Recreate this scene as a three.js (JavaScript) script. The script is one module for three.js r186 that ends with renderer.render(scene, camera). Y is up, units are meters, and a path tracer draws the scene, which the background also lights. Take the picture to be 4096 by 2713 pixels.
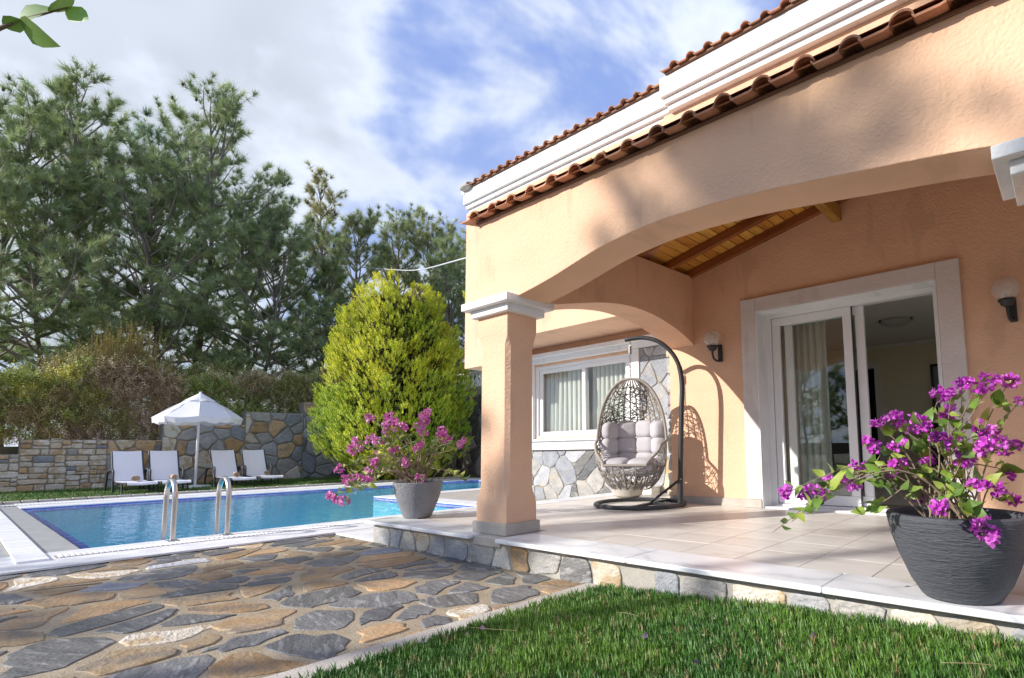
import * as THREE from 'three';
import { mergeGeometries, toCreasedNormals } from 'three/addons/utils/BufferGeometryUtils.js';
import { RoundedBoxGeometry } from 'three/addons/geometries/RoundedBoxGeometry.js';

// ---------------------------------------------------------------- camera, sky, sun, exposure
const R3 = Math.PI / 180;
const scene = new THREE.Scene();
const camera = new THREE.PerspectiveCamera(2 * Math.atan(1577.6 / 2184.5) / R3, 5000 / 3155.2, 0.05, 900);
camera.setViewOffset(5000, 3155.2, 0, 0, 4096, 2713);
camera.position.set(0, 0.84, 0);
camera.rotation.set(5.687 * R3, 38.944 * R3, -0.878 * R3, 'YXZ');

const renderer = new THREE.WebGLRenderer({ antialias: true });
renderer.toneMapping = THREE.LinearToneMapping;
renderer.toneMappingExposure = 2.2;
renderer.shadowMap.enabled = true;

const SUN = new THREE.Vector3(-0.575, 0.54, 1).normalize();
const sun = new THREE.DirectionalLight(new THREE.Color().setRGB(1, 0.95, 0.885), 2.9);
sun.name = 'sun';
sun.position.copy(SUN).multiplyScalar(60);
sun.castShadow = true;
sun.shadow.mapSize.set(2048, 2048);
Object.assign(sun.shadow.camera, { left: -30, right: 30, top: 30, bottom: -30, near: 1, far: 160 });
scene.add(sun, sun.target);

// noise
function rng(seed) { let s = seed | 0; return () => { s = (s + 0x6d2b79f5) | 0; let t = Math.imul(s ^ (s >>> 15), 1 | s); t = (t + Math.imul(t ^ (t >>> 7), 61 | t)) ^ t; return ((t ^ (t >>> 14)) >>> 0) / 4294967296; }; }
const H2 = (x, y, s) => { let h = Math.imul(x, 374761393) ^ Math.imul(y, 668265263) ^ Math.imul(s, 974711); h = Math.imul(h ^ (h >>> 13), 1274126177); return ((h ^ (h >>> 16)) >>> 0) / 4294967296; };
const sm = (t) => t * t * (3 - 2 * t);
const mod = (a, n) => ((a % n) + n) % n;
function vn(x, y, px, py, s) {
  const ix = Math.floor(x), iy = Math.floor(y), u = sm(x - ix), v = sm(y - iy);
  const a = mod(ix, px), b = mod(ix + 1, px), c = mod(iy, py), d = mod(iy + 1, py);
  const p = H2(a, c, s), q = H2(b, c, s), r = H2(a, d, s), t = H2(b, d, s);
  return p + (q - p) * u + (r - p + (p - q - r + t) * u) * v;
}
function fbm(u, v, px, py, oct, s) { let a = 0.5, t = 0, n = 0; for (let i = 0; i < oct; i++) { t += a * vn(u * px, v * py, px, py, s + i * 17); n += a; a *= 0.5; px *= 2; py *= 2; } return t / n; }
const n3 = (x, y, z) => { const k = Math.floor(z), w = sm(z - k); return vn(x, y, 4096, 4096, 900 + k * 13) * (1 - w) + vn(x, y, 4096, 4096, 913 + k * 13) * w; };
const lerp = (a, b, t) => a + (b - a) * t, cl = (x, a = 0, b = 1) => Math.min(b, Math.max(a, x)), ss = (a, b, x) => sm(cl((x - a) / (b - a)));

// sky: blue with broken cloud, computed per direction
{
  const W = 2048, Hh = 1024, d = new Float32Array(W * Hh * 4);
  // open blue gaps and thicker banks: azimuth, elevation, width (degrees), amount
  const B = [[-155, 39, 5, -0.5], [-151, 35, 4.5, -0.6], [-148.5, 29, 5, -0.6], [-146, 24, 5, -0.5], [-142.5, 41, 4, -0.5], [-142, 20, 6, -0.4], [-135, 35, 6, 0.55], [-137.5, 28, 4.5, 0.35], [-156, 33, 2.2, 0.35], [-148, 31.6, 2.2, 0.5], [-173, 31, 14, 0.42], [-171, 16, 12, 0.3], [-163, 35, 6, 0.3], [-160, 22, 5, -0.3], [-127, 36, 5, -0.15], [-119, 38, 6, 0.3], [60, 45, 20, -0.4], [10, 30, 16, 0.35], [110, 28, 15, -0.3], [-60, 50, 18, -0.25], [-90, 34, 10, 0.2]];
  for (let j = 0; j < Hh; j++) {
    const el = ((j + 0.5) / Hh - 0.5) * 180, y = Math.sin(el * R3), ch = Math.cos(el * R3);
    for (let i = 0; i < W; i++) {
      const az = ((i + 0.5) / W - 0.5) * 360, x = Math.cos(az * R3) * ch, z = Math.sin(az * R3) * ch, o = (j * W + i) * 4;
      const yy = Math.max(y, 0), hz = Math.pow(1 - yy, 3);
      let r = lerp(0.135, 0.36, hz), g = lerp(0.20, 0.425, hz), b = lerp(0.415, 0.56, hz);
      if (y > -0.02) {
        const k = 1 / (yy + 0.35), cx = x * k, cz = z * k;
        const wx = n3(cx * 3 + 9, cz * 3, 1.5) - 0.5, wz = n3(cx * 3, cz * 3 + 31, 4.5) - 0.5;
        let f = 0, a = 0.5, q = 1, w = 0;
        for (let t = 0; t < 8; t++) { f += a * n3((cx + wx * 0.35) * 3.1 * q + 40, (cz + wz * 0.35) * 3.1 * q + 70, 7 + t * 2.0); w += a; a *= 0.58; q *= 2.03; }
        f = (f / w - 0.5) * 2.3 + 0.5;
        let bias = 0;
        for (const [A, E, w2, m] of B) { let da = mod(az - A + 180, 360) - 180; da *= Math.cos(E * R3); const de = el - E; bias += m * Math.exp(-(da * da + de * de) / (2 * w2 * w2)); }
        const dn = f + 0.62 * bias + 0.05;
        const al = Math.pow(ss(0.22, 0.80, dn), 1.25) * 0.97;
        const thick = ss(0.62, 1.15, dn), puff = n3(cx * 8 + 3, cz * 8 + 8, 2.5) * 0.6 + n3(cx * 17 + 3, cz * 17 + 8, 5.5) * 0.4;
        const L = lerp(0.52, 0.395, thick) * lerp(0.82, 1.2, puff);
        const glow = Math.pow(Math.max(0, x * SUN.x + y * SUN.y + z * SUN.z), 6) * 0.2;
        r = lerp(r, L * 0.83 + glow, al); g = lerp(g, L * 0.905 + glow, al); b = lerp(b, L * 1.04 + glow * 0.9, al);
      } else { r = 0.22; g = 0.22; b = 0.20; }
      d[o] = r * 0.93; d[o + 1] = g * 0.93; d[o + 2] = b * 0.93; d[o + 3] = 1;
    }
  }
  const t = new THREE.DataTexture(d, W, Hh, THREE.RGBAFormat, THREE.FloatType);
  t.mapping = THREE.EquirectangularReflectionMapping; t.magFilter = THREE.LinearFilter; t.minFilter = THREE.LinearFilter; t.needsUpdate = true;
  scene.background = t; scene.environment = t;
}

// ---------------------------------------------------------------- helpers
const used = {};
function uniq(n) { if (!(n in used)) { used[n] = 0; return n; } used[n]++; return n + '_' + String(used[n]).padStart(3, '0'); }
function tag(o, label, category, group, kind) { if (label) o.userData.label = label; if (category) o.userData.category = category; if (group) o.userData.group = group; if (kind) o.userData.kind = kind; return o; }
function thing(name, label, category, pos = [0, 0, 0], group) { const o = new THREE.Group(); o.name = uniq(name); o.position.set(...pos); scene.add(o); return tag(o, label, category, group); }
function part(p, name, geo, mat, pos, kind) { const m = new THREE.Mesh(geo, mat); m.name = name; m.castShadow = m.receiveShadow = true; if (pos) m.position.set(...pos); if (kind) m.userData.kind = kind; p.add(m); return m; }
function wpart(p, name, geo, mat, kind) { const o = V(0, 0, 0); for (let q = p; q; q = q.parent) o.sub(q.position); return part(p, name, geo, mat, [o.x, o.y, o.z], kind); }   // geometry given in world coordinates
function struct(name, geo, mat) { const m = part(scene, uniq(name), geo, mat); m.userData.kind = 'structure'; return m; }
function inst(p, name, geo, mat, mats, cols) { const m = new THREE.InstancedMesh(geo, mat, mats.length); m.name = name; mats.forEach((x, i) => m.setMatrixAt(i, x)); if (cols) cols.forEach((c, i) => m.setColorAt(i, c)); m.castShadow = m.receiveShadow = true; m.userData.kind = 'stuff'; p.add(m); return m; }
const V = (x, y, z) => new THREE.Vector3(x, y, z), rgb = (r, g, b) => new THREE.Color().setRGB(r, g, b);

function muv(geo, ox = 0, oy = 0) {   // uv in metres from the face's main direction
  const g = geo.index ? geo.toNonIndexed() : geo, p = g.attributes.position, uv = new Float32Array(p.count * 2), a = V(0, 0, 0), b = V(0, 0, 0), c = V(0, 0, 0);
  for (let i = 0; i < p.count; i += 3) {
    a.fromBufferAttribute(p, i); b.fromBufferAttribute(p, i + 1); c.fromBufferAttribute(p, i + 2);
    const n = b.clone().sub(a).cross(c.clone().sub(a)), X = Math.abs(n.x), Y = Math.abs(n.y), Z = Math.abs(n.z);
    [a, b, c].forEach((q, k) => { const [u, v] = Y >= X && Y >= Z ? [q.x, q.z] : X >= Z ? [q.z, q.y] : [q.x, q.y]; uv[(i + k) * 2] = u + ox; uv[(i + k) * 2 + 1] = v + oy; });
  }
  g.setAttribute('uv', new THREE.BufferAttribute(uv, 2));
  return g;
}
function bx(x0, x1, y0, y1, z0, z1, r = 0) {
  const w = x1 - x0, h = y1 - y0, d = z1 - z0;
  const g = r ? new RoundedBoxGeometry(w, h, d, 2, Math.min(r, w / 2.1, h / 2.1, d / 2.1)) : new THREE.BoxGeometry(w, h, d);
  g.translate((x0 + x1) / 2, (y0 + y1) / 2, (z0 + z1) / 2);
  return muv(g);
}
const merge = (l) => mergeGeometries(l.map((g) => { const q = g.index ? g.toNonIndexed() : g; for (const k of Object.keys(q.attributes)) if (!['position', 'normal', 'uv'].includes(k)) q.deleteAttribute(k); if (!q.attributes.uv) q.setAttribute('uv', new THREE.BufferAttribute(new Float32Array(q.attributes.position.count * 2), 2)); return q; }));
function extr(shape, depth, map, seg = 12, bevel = 0) {
  const g = new THREE.ExtrudeGeometry(shape, { depth, bevelEnabled: bevel > 0, bevelSize: bevel, bevelThickness: bevel, bevelSegments: 2, curveSegments: seg });
  if (map) g.applyMatrix4(map);
  return g;
}
function tube(pts, rad, sides = 6, closed = false, cap = true) {   // tube through points with a radius per point
  const n = pts.length, P = [], N = [], U = [], I = [];
  const rf = typeof rad === 'function' ? rad : () => rad;
  let up = null, len = 0;
  for (let i = 0; i < n; i++) {
    const a = pts[closed ? (i - 1 + n) % n : Math.max(0, i - 1)], b = pts[closed ? (i + 1) % n : Math.min(n - 1, i + 1)];
    const t = b.clone().sub(a).normalize();
    if (!up) { up = Math.abs(t.y) < 0.9 ? V(0, 1, 0) : V(1, 0, 0); }
    const s = t.clone().cross(up).normalize(); up = s.clone().cross(t).normalize();
    if (i) len += pts[i].distanceTo(pts[i - 1]);
    const r = rf(n > 1 ? i / (n - 1) : 0);
    for (let k = 0; k <= sides; k++) {
      const q = (k / sides) * 2 * Math.PI, c = Math.cos(q), w = Math.sin(q), nx = s.x * c + up.x * w, ny = s.y * c + up.y * w, nz = s.z * c + up.z * w;
      P.push(pts[i].x + nx * r, pts[i].y + ny * r, pts[i].z + nz * r); N.push(nx, ny, nz); U.push(k / sides * 2 * Math.PI * r, len);
    }
  }
  const m = closed ? n : n - 1, st = sides + 1;
  for (let i = 0; i < m; i++) for (let k = 0; k < sides; k++) { const a = i * st + k, b = ((i + 1) % n) * st + k; I.push(a, b, a + 1, b, b + 1, a + 1); }
  if (!closed && cap) for (const e of [0, n - 1]) {
    const a = e ? n - 2 : 1, t = pts[e].clone().sub(pts[a]).normalize(), base = P.length / 3, r = rf(e ? 1 : 0);
    if (r > 0.002) { for (let k = 0; k < sides; k++) { const o = (e * st + k) * 3; P.push(P[o], P[o + 1], P[o + 2]); N.push(t.x, t.y, t.z); U.push(0, 0); } for (let k = 1; k < sides - 1; k++) e ? I.push(base, base + k, base + k + 1) : I.push(base, base + k + 1, base + k); }
  }
  const g = new THREE.BufferGeometry();
  g.setAttribute('position', new THREE.Float32BufferAttribute(P, 3)); g.setAttribute('normal', new THREE.Float32BufferAttribute(N, 3)); g.setAttribute('uv', new THREE.Float32BufferAttribute(U, 2)); g.setIndex(I);
  return g;
}
const spl = (pts, n) => new THREE.CatmullRomCurve3(pts, false, 'centripetal').getPoints(n);
const lathe = (pr, seg = 40) => new THREE.LatheGeometry(pr.map(([r, y]) => new THREE.Vector2(r, y)), seg);
function soup(tris, uvs) { const g = new THREE.BufferGeometry(); g.setAttribute('position', new THREE.Float32BufferAttribute(tris, 3)); g.setAttribute('uv', new THREE.Float32BufferAttribute(uvs || new Array(tris.length / 3 * 2).fill(0), 2)); g.computeVertexNormals(); return g; }
const mat4 = (p, q, s) => new THREE.Matrix4().compose(p, q, s);
const toDir = (d, roll = 0) => { const q = new THREE.Quaternion().setFromUnitVectors(V(0, 1, 0), d); return q.multiply(new THREE.Quaternion().setFromAxisAngle(V(0, 1, 0), roll)); };

// ---------------------------------------------------------------- textures and materials
const enc = (c) => { c = cl(c); return Math.round(255 * (c <= 0.0031308 ? c * 12.92 : 1.055 * Math.pow(c, 1 / 2.4) - 0.055)); };
function tex(size, metres, fn, color = true) {
  const d = new Uint8Array(size * size * 4);
  for (let j = 0; j < size; j++) for (let i = 0; i < size; i++) {
    const c = fn((i + 0.5) / size, (j + 0.5) / size), o = (j * size + i) * 4;
    if (color) { d[o] = enc(c[0]); d[o + 1] = enc(c[1]); d[o + 2] = enc(c[2]); } else { d[o] = d[o + 1] = d[o + 2] = Math.round(255 * cl(c)); }
    d[o + 3] = 255;
  }
  const t = new THREE.DataTexture(d, size, size, THREE.RGBAFormat); t.wrapS = t.wrapT = THREE.RepeatWrapping; t.magFilter = THREE.LinearFilter; t.minFilter = THREE.LinearMipmapLinearFilter; t.generateMipmaps = true;
  if (color) t.colorSpace = THREE.SRGBColorSpace;
  const m = Array.isArray(metres) ? metres : [metres, metres];
  t.repeat.set(1 / m[0], 1 / m[1]); t.needsUpdate = true;
  return t;
}
const std = (c, rough = 0.8, x = {}) => new THREE.MeshStandardMaterial({ color: Array.isArray(c) ? rgb(...c) : c, roughness: rough, ...x });
const phy = (c, rough = 0.8, x = {}) => new THREE.MeshPhysicalMaterial({ color: Array.isArray(c) ? rgb(...c) : c, roughness: rough, ...x });
const mixc = (a, b, t) => [lerp(a[0], b[0], t), lerp(a[1], b[1], t), lerp(a[2], b[2], t)];
const sc = (a, k) => [a[0] * k, a[1] * k, a[2] * k];
const TX = {
  stucco: tex(512, 0.9, (u, v) => 0.75 * fbm(u, v, 70, 70, 3, 3) + 0.25 * fbm(u, v, 20, 20, 3, 5), false),
  trowel: tex(512, 1.7, (u, v) => sc([1, 1, 1], lerp(0.88, 1.05, fbm(u + 0.06 * fbm(u, v, 5, 5, 3, 8), v, 6, 9, 6, 7)) * (1 - 0.10 * ss(0.62, 0.72, fbm(u, v, 9, 3, 5, 9))))),
  rock: tex(512, 0.7, (u, v) => { const r = 1 - Math.abs(2 * fbm(u, v, 6, 16, 5, 12) - 1); return 0.6 * r + 0.4 * fbm(u, v, 40, 60, 3, 13); }, false),
  grain: tex(512, 0.5, (u, v) => 0.6 * fbm(u, v, 90, 90, 2, 15) + 0.4 * fbm(u, v, 24, 24, 3, 16), false),
  slate: tex(512, 1.0, (u, v) => { const s = fbm(u, v, 5, 26, 6, 21), f = fbm(u, v, 70, 120, 2, 23), l = ss(0.60, 0.78, fbm(u, v, 8, 40, 4, 25)); const b = mixc([0.085, 0.088, 0.092], [0.205, 0.205, 0.205], s); return mixc(sc(b, lerp(0.7, 1.25, f)), [0.42, 0.42, 0.42], l * 0.45); }),
  ochre: tex(512, 1.0, (u, v) => { const s = fbm(u, v, 5, 14, 6, 31), q = fbm(u, v, 7, 7, 5, 33), f = fbm(u, v, 80, 80, 2, 35); return sc(mixc(mixc([0.42, 0.235, 0.085], [0.50, 0.37, 0.22], s), [0.30, 0.22, 0.14], ss(0.5, 0.75, q)), lerp(0.75, 1.2, f)); }),
  pale: tex(512, 1.0, (u, v) => { const s = fbm(u, v, 5, 18, 6, 41), q = fbm(u, v, 8, 8, 5, 43), f = fbm(u, v, 80, 80, 2, 45); return sc(mixc(mixc([0.50, 0.44, 0.34], [0.66, 0.63, 0.57], s), [0.42, 0.30, 0.16], ss(0.52, 0.72, q) * 0.8), lerp(0.8, 1.15, f)); }),
  grey: tex(512, 1.0, (u, v) => { const s = fbm(u, v, 8, 12, 6, 51), q = fbm(u, v, 6, 6, 5, 53), f = fbm(u, v, 80, 80, 2, 55); return sc(mixc(mixc([0.19, 0.20, 0.225], [0.36, 0.36, 0.365], s), [0.34, 0.29, 0.21], ss(0.56, 0.75, q) * 0.7), lerp(0.8, 1.2, f)); }),
  mortar: tex(512, 0.8, (u, v) => { const s = fbm(u, v, 7, 7, 6, 61), f = fbm(u, v, 110, 110, 2, 63); return sc(mixc([0.265, 0.215, 0.145], [0.42, 0.355, 0.26], s), lerp(0.75, 1.2, f)); }),
  cement: tex(512, 0.8, (u, v) => { const s = fbm(u, v, 6, 6, 6, 71), f = fbm(u, v, 110, 110, 2, 73); return sc([1, 1, 1], lerp(0.72, 1.1, s) * lerp(0.85, 1.12, f)); }),
  marble: tex(512, 1.6, (u, v) => { const w = fbm(u, v, 3, 3, 5, 81), r = 1 - Math.abs(2 * fbm(u + 0.25 * w, v + 0.2 * w, 3, 5, 5, 83) - 1), k = Math.pow(r, 9); return mixc([0.80, 0.80, 0.80], [0.50, 0.51, 0.53], cl(k * 0.75 + 0.25 * ss(0.55, 0.8, w))); }),
  travertine: tex(512, 1.1, (u, v) => { const s = fbm(u, v, 4, 22, 6, 91), q = fbm(u, v, 5, 5, 4, 93); return mixc(mixc([0.63, 0.585, 0.525], [0.76, 0.725, 0.67], s), [0.55, 0.47, 0.38], ss(0.58, 0.8, q) * 0.5); }),
  wood: tex(512, [0.5, 1.6], (u, v) => { const s = fbm(u, v, 22, 3, 5, 101), k = Math.pow(1 - Math.abs(2 * fbm(u, v, 9, 2, 4, 103) - 1), 4), d = ss(0.66, 0.78, fbm(u, v, 5, 4, 5, 105)); return sc(mixc([1, 1, 1], [0.62, 0.5, 0.4], k * 0.5 + d * 0.45), lerp(0.72, 1.12, s)); }),
  mosaic: tex(512, 0.6, (u, v) => { const n = 24, i = Math.floor(u * n), j = Math.floor(v * n), a = u * n - i, b = v * n - j, g = a < 0.06 || b < 0.06 ? 1 : 0, h = H2(i, j, 7); return g ? [0.55, 0.66, 0.72] : mixc([0.30, 0.76, 0.93], [0.40, 0.86, 0.97], h); }),
  ripple: tex(512, 1.3, (u, v) => 0.6 * fbm(u, v, 5, 8, 4, 111) + 0.4 * fbm(u, v, 14, 20, 3, 113), false),
  weave: tex(256, 0.05, (u, v) => 0.5 + 0.25 * Math.sin(u * 2 * Math.PI * 16) + 0.25 * Math.sin(v * 2 * Math.PI * 16), false),
  ribbed: tex(512, [0.6, 0.3], (u, v) => 0.55 * fbm(u, v, 7, 42, 3, 121) + 0.45 * fbm(u, v, 30, 60, 3, 123), false),
  clay: tex(512, 0.8, (u, v) => { const q = fbm(u, v, 7, 7, 5, 131), d = ss(0.58, 0.76, fbm(u, v, 9, 9, 5, 133)); return mixc(sc([1, 1, 1], lerp(0.7, 1.15, q)), [0.55, 0.5, 0.45], d * 0.7); }),
  earth: tex(512, 1.5, (u, v) => mixc([0.07, 0.06, 0.035], [0.13, 0.115, 0.06], fbm(u, v, 12, 12, 6, 141))),
};
const MT = {
  peach: std([0.78, 0.49, 0.32], 0.9, { map: TX.trowel, bumpMap: TX.stucco, bumpScale: 0.005 }),
  white: std([0.80, 0.79, 0.78], 0.75, { map: TX.trowel, bumpMap: TX.stucco, bumpScale: 0.003 }),
  trim: std([0.70, 0.635, 0.60], 0.85, { map: TX.trowel, bumpMap: TX.stucco, bumpScale: 0.005 }),
  pvc: std([0.80, 0.80, 0.80], 0.35),
  marble: std([1.06, 1.06, 1.06], 0.28, { map: TX.marble }),
  tile: std([1, 1, 1], 0.38, { map: TX.travertine }),
  grout: std([0.42, 0.36, 0.29], 0.9, { map: TX.cement }),
  deck: std([0.80, 0.80, 0.80], 0.5, { map: TX.cement, bumpMap: TX.grain, bumpScale: 0.001 }),
  wetdeck: std([0.50, 0.51, 0.50], 0.3, { map: TX.cement }),
  slat: std([0.82, 0.82, 0.82], 0.5),
  mortar: std([1.0, 0.97, 0.92], 0.62, { map: TX.mortar, bumpMap: TX.grain, bumpScale: 0.004 }),
  cement: std([0.33, 0.30, 0.25], 0.95, { map: TX.cement, bumpMap: TX.grain, bumpScale: 0.004 }),
  concrete: std([0.50, 0.455, 0.395], 0.9, { map: TX.cement, bumpMap: TX.grain, bumpScale: 0.003 }),
  board: [[0.84, 0.43, 0.08], [0.78, 0.38, 0.065], [0.86, 0.48, 0.10], [0.70, 0.31, 0.055]].map((c) => std(c, 0.5, { map: TX.wood })),
  rafter: std([0.34, 0.115, 0.03], 0.5, { map: TX.wood }),
  ridge: std([0.50, 0.28, 0.05], 0.55, { map: TX.wood }),
  clay: [[0.55, 0.26, 0.15], [0.48, 0.22, 0.13], [0.60, 0.31, 0.18], [0.44, 0.24, 0.16]].map((c) => std(c, 0.85, { map: TX.clay, bumpMap: TX.grain, bumpScale: 0.003 })),
  bed: std([0.22, 0.12, 0.075], 0.95, { map: TX.cement }),
  cavity: std([0.06, 0.035, 0.025], 1),  // painted shade for the hollows under the tile rolls
  water: phy([0.70, 0.94, 1.0], 0.02, { transmission: 1, thickness: 0, ior: 1.33, bumpMap: TX.ripple, bumpScale: 0.010 }),
  mosaic: std([1, 1, 1], 0.3, { map: TX.mosaic }),
  band: std([0.09, 0.13, 0.52], 0.25),
  glass: phy([0.95, 0.97, 0.96], 0.0, { transmission: 1, thickness: 0, ior: 1.5 }),
  steel: std([0.52, 0.485, 0.45], 0.28, { metalness: 1 }),
  black: std([0.022, 0.022, 0.025], 0.45),
  char: std([0.035, 0.036, 0.042], 0.5),
  anth: std([0.045, 0.047, 0.06], 0.45),
  sling: std([0.80, 0.80, 0.84], 0.8, { bumpMap: TX.weave, bumpScale: 0.0006 }),
  canvas: phy([0.80, 0.80, 0.84], 0.9, { bumpMap: TX.weave, bumpScale: 0.0006, transmission: 0.18, thickness: 0 }),
  paintw: std([0.80, 0.80, 0.82], 0.4),
  towel: std([0.48, 0.33, 0.22], 1.0, { bumpMap: TX.grain, bumpScale: 0.006 }),
  wicker: std([0.26, 0.225, 0.19], 0.7),
  wickerlt: std([0.30, 0.27, 0.235], 0.75),
  wickerdk: std([0.19, 0.165, 0.14], 0.75),
  cushion: std([0.46, 0.44, 0.455], 0.95, { bumpMap: TX.weave, bumpScale: 0.0004 }),
  chain: std([0.30, 0.29, 0.28], 0.4, { metalness: 0.9 }),
  globe: phy([0.93, 0.90, 0.86], 0.12, { transmission: 0.75, thickness: 0, ior: 1.45, bumpMap: TX.ribbed, bumpScale: 0.004 }),
  soil: std([0.06, 0.045, 0.03], 1),
  potgrey: std([0.235, 0.24, 0.25], 0.9, { map: TX.cement, bumpMap: TX.grain, bumpScale: 0.012 }),
  potdark: std([0.072, 0.077, 0.09], 0.75, { map: TX.cement, bumpMap: TX.ribbed, bumpScale: 0.006 }),
  bark: std([0.12, 0.085, 0.065], 0.95, { bumpMap: TX.rock, bumpScale: 0.02 }),
  barkgrey: std([0.24, 0.21, 0.18], 0.9),
  twig: std([0.20, 0.145, 0.10], 0.9),
  stem: std([0.27, 0.20, 0.14], 0.85),
  room: std([0.80, 0.70, 0.49], 0.9),
  ceil: std([0.80, 0.75, 0.68], 0.9),
  darkwood: std([0.045, 0.025, 0.016], 0.5),
  sheer: phy([0.80, 0.80, 0.74], 0.95, { transmission: 0.4, thickness: 0 }),
  sand: std([0.43, 0.40, 0.35], 0.95, { map: TX.cement }),
};
const tint = (t, r, list, bump = 0.012) => list.map((c) => std(c, r, { map: t, bumpMap: TX.rock, bumpScale: bump }));
const ST = {
  slate: tint(TX.slate, 0.55, [[0.92, 0.91, 0.9], [0.72, 0.72, 0.73], [1.15, 1.12, 1.08], [0.95, 0.92, 0.85]], 0.007),
  ochre: tint(TX.ochre, 0.7, [[1.15, 1.15, 1.2], [0.95, 0.92, 0.9], [1.3, 1.35, 1.45]]),
  tan: tint(TX.ochre, 0.65, [[0.68, 0.74, 0.84], [0.82, 0.86, 0.96], [1.0, 0.98, 1.0], [0.66, 0.66, 0.68]], 0.007),
  pale: tint(TX.pale, 0.85, [[1.12, 1.12, 1.12], [0.98, 0.95, 0.9], [1.2, 1.2, 1.2], [1.05, 0.96, 0.82]]),
  grey: tint(TX.grey, 0.85, [[1.3, 1.28, 1.24], [1.0, 1.02, 1.05], [1.5, 1.48, 1.44], [1.35, 1.27, 1.12]]),
};
const pick = (a, r) => a[Math.floor(r() * a.length)];
function kind(weights, r) { let t = r() * weights.reduce((a, [, w]) => a + w, 0); for (const [k, w] of weights) { t -= w; if (t <= 0) return pick(ST[k], r); } return ST.grey[0]; }

// ---------------------------------------------------------------- stones: irregular cells, coursed blocks
const clipHalf = (poly, nx, ny, d) => { const o = []; for (let i = 0; i < poly.length; i++) { const a = poly[i], b = poly[(i + 1) % poly.length], da = a[0] * nx + a[1] * ny - d, db = b[0] * nx + b[1] * ny - d; if (da <= 0) o.push(a); if ((da < 0 && db > 0) || (da > 0 && db < 0)) { const t = da / (da - db); o.push([lerp(a[0], b[0], t), lerp(a[1], b[1], t)]); } } return o; };
function cells(bounds, size, gap, r, jit = 0.46, asp = 1) {   // irregular polygons filling the convex outline
  const xs = bounds.map((p) => p[0]), ys = bounds.map((p) => p[1]), x0 = Math.min(...xs), x1 = Math.max(...xs), y0 = Math.min(...ys), y1 = Math.max(...ys), sx = size * asp, sy = size;
  const seeds = [];
  for (let j = -1, y = y0 - sy / 2; y < y1 + sy; y += sy, j++) for (let x = x0 - sx + (j & 1 ? sx / 2 : 0); x < x1 + sx; x += sx) if (r() > 0.1) seeds.push([x + (r() - 0.5) * 2 * jit * sx, y + (r() - 0.5) * 2 * jit * sy]);
  const out = [];
  for (const s of seeds) {
    let p = bounds.slice();
    for (const q of seeds) { if (q === s) continue; const dx = q[0] - s[0], dy = q[1] - s[1], L = Math.hypot(dx, dy); if (L > 4.5 * Math.max(sx, sy) || L < 1e-6) continue; const nx = dx / L, ny = dy / L; p = clipHalf(p, nx, ny, (s[0] + q[0]) / 2 * nx + (s[1] + q[1]) / 2 * ny - gap / 2 * (0.6 + 0.8 * H2(Math.round((s[0] + q[0]) * 500), Math.round((s[1] + q[1]) * 500), 5))); if (p.length < 3) break; }
    if (p.length < 3) continue;
    let A = 0; for (let i = 0; i < p.length; i++) { const a = p[i], b = p[(i + 1) % p.length]; A += a[0] * b[1] - a[1] * b[0]; }
    if (A / 2 < 0.0016) continue;
    out.push(p);
  }
  return out;
}
function courses(w, h, r, gap = 0.016) {   // blocks by splitting, wider than tall
  const out = [];
  (function split(x, y, ww, hh, d) {
    const ar = ww * hh;
    if ((ww < 0.62 && hh < 0.20 && ar < 0.07 && (d > 3 || r() < 0.9)) || d > 14) { out.push([[x + gap / 2, y + gap / 2], [x + ww - gap / 2, y + gap / 2], [x + ww - gap / 2, y + hh - gap / 2], [x + gap / 2, y + hh - gap / 2]].map(([a, b]) => [a + (r() - 0.5) * 0.018, b + (r() - 0.5) * 0.014])); return; }
    const t = 0.3 + 0.4 * r();
    if (hh > 0.24 && (hh > ww * 0.55 || r() < 0.55) || ww < 0.3) { split(x, y, ww, hh * t, d + 1); split(x, y + hh * t, ww, hh * (1 - t), d + 1); } else { split(x, y, ww * t, hh, d + 1); split(x + ww * t, y, ww * (1 - t), hh, d + 1); }
  })(0, 0, w, h, 0);
  return out;
}
function soften(p, r, cut = 0.2, jag = 0.012) {
  let q = [];
  for (let i = 0; i < p.length; i++) { const a = p[i], b = p[(i + 1) % p.length], L = Math.hypot(b[0] - a[0], b[1] - a[1]); if (L < 0.004) continue; const c = Math.min(cut, 0.05 / L + 0.06); q.push([lerp(a[0], b[0], c), lerp(a[1], b[1], c)]); if (L > 0.1) { const k = (r() - 0.5) * jag * 2; q.push([(a[0] + b[0]) / 2 - (b[1] - a[1]) / L * k, (a[1] + b[1]) / 2 + (b[0] - a[0]) / L * k]); } q.push([lerp(a[0], b[0], 1 - c), lerp(a[1], b[1], 1 - c)]); }
  return q.map(([x, y]) => [x + (r() - 0.5) * jag * 0.5, y + (r() - 0.5) * jag * 0.5]);
}
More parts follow.
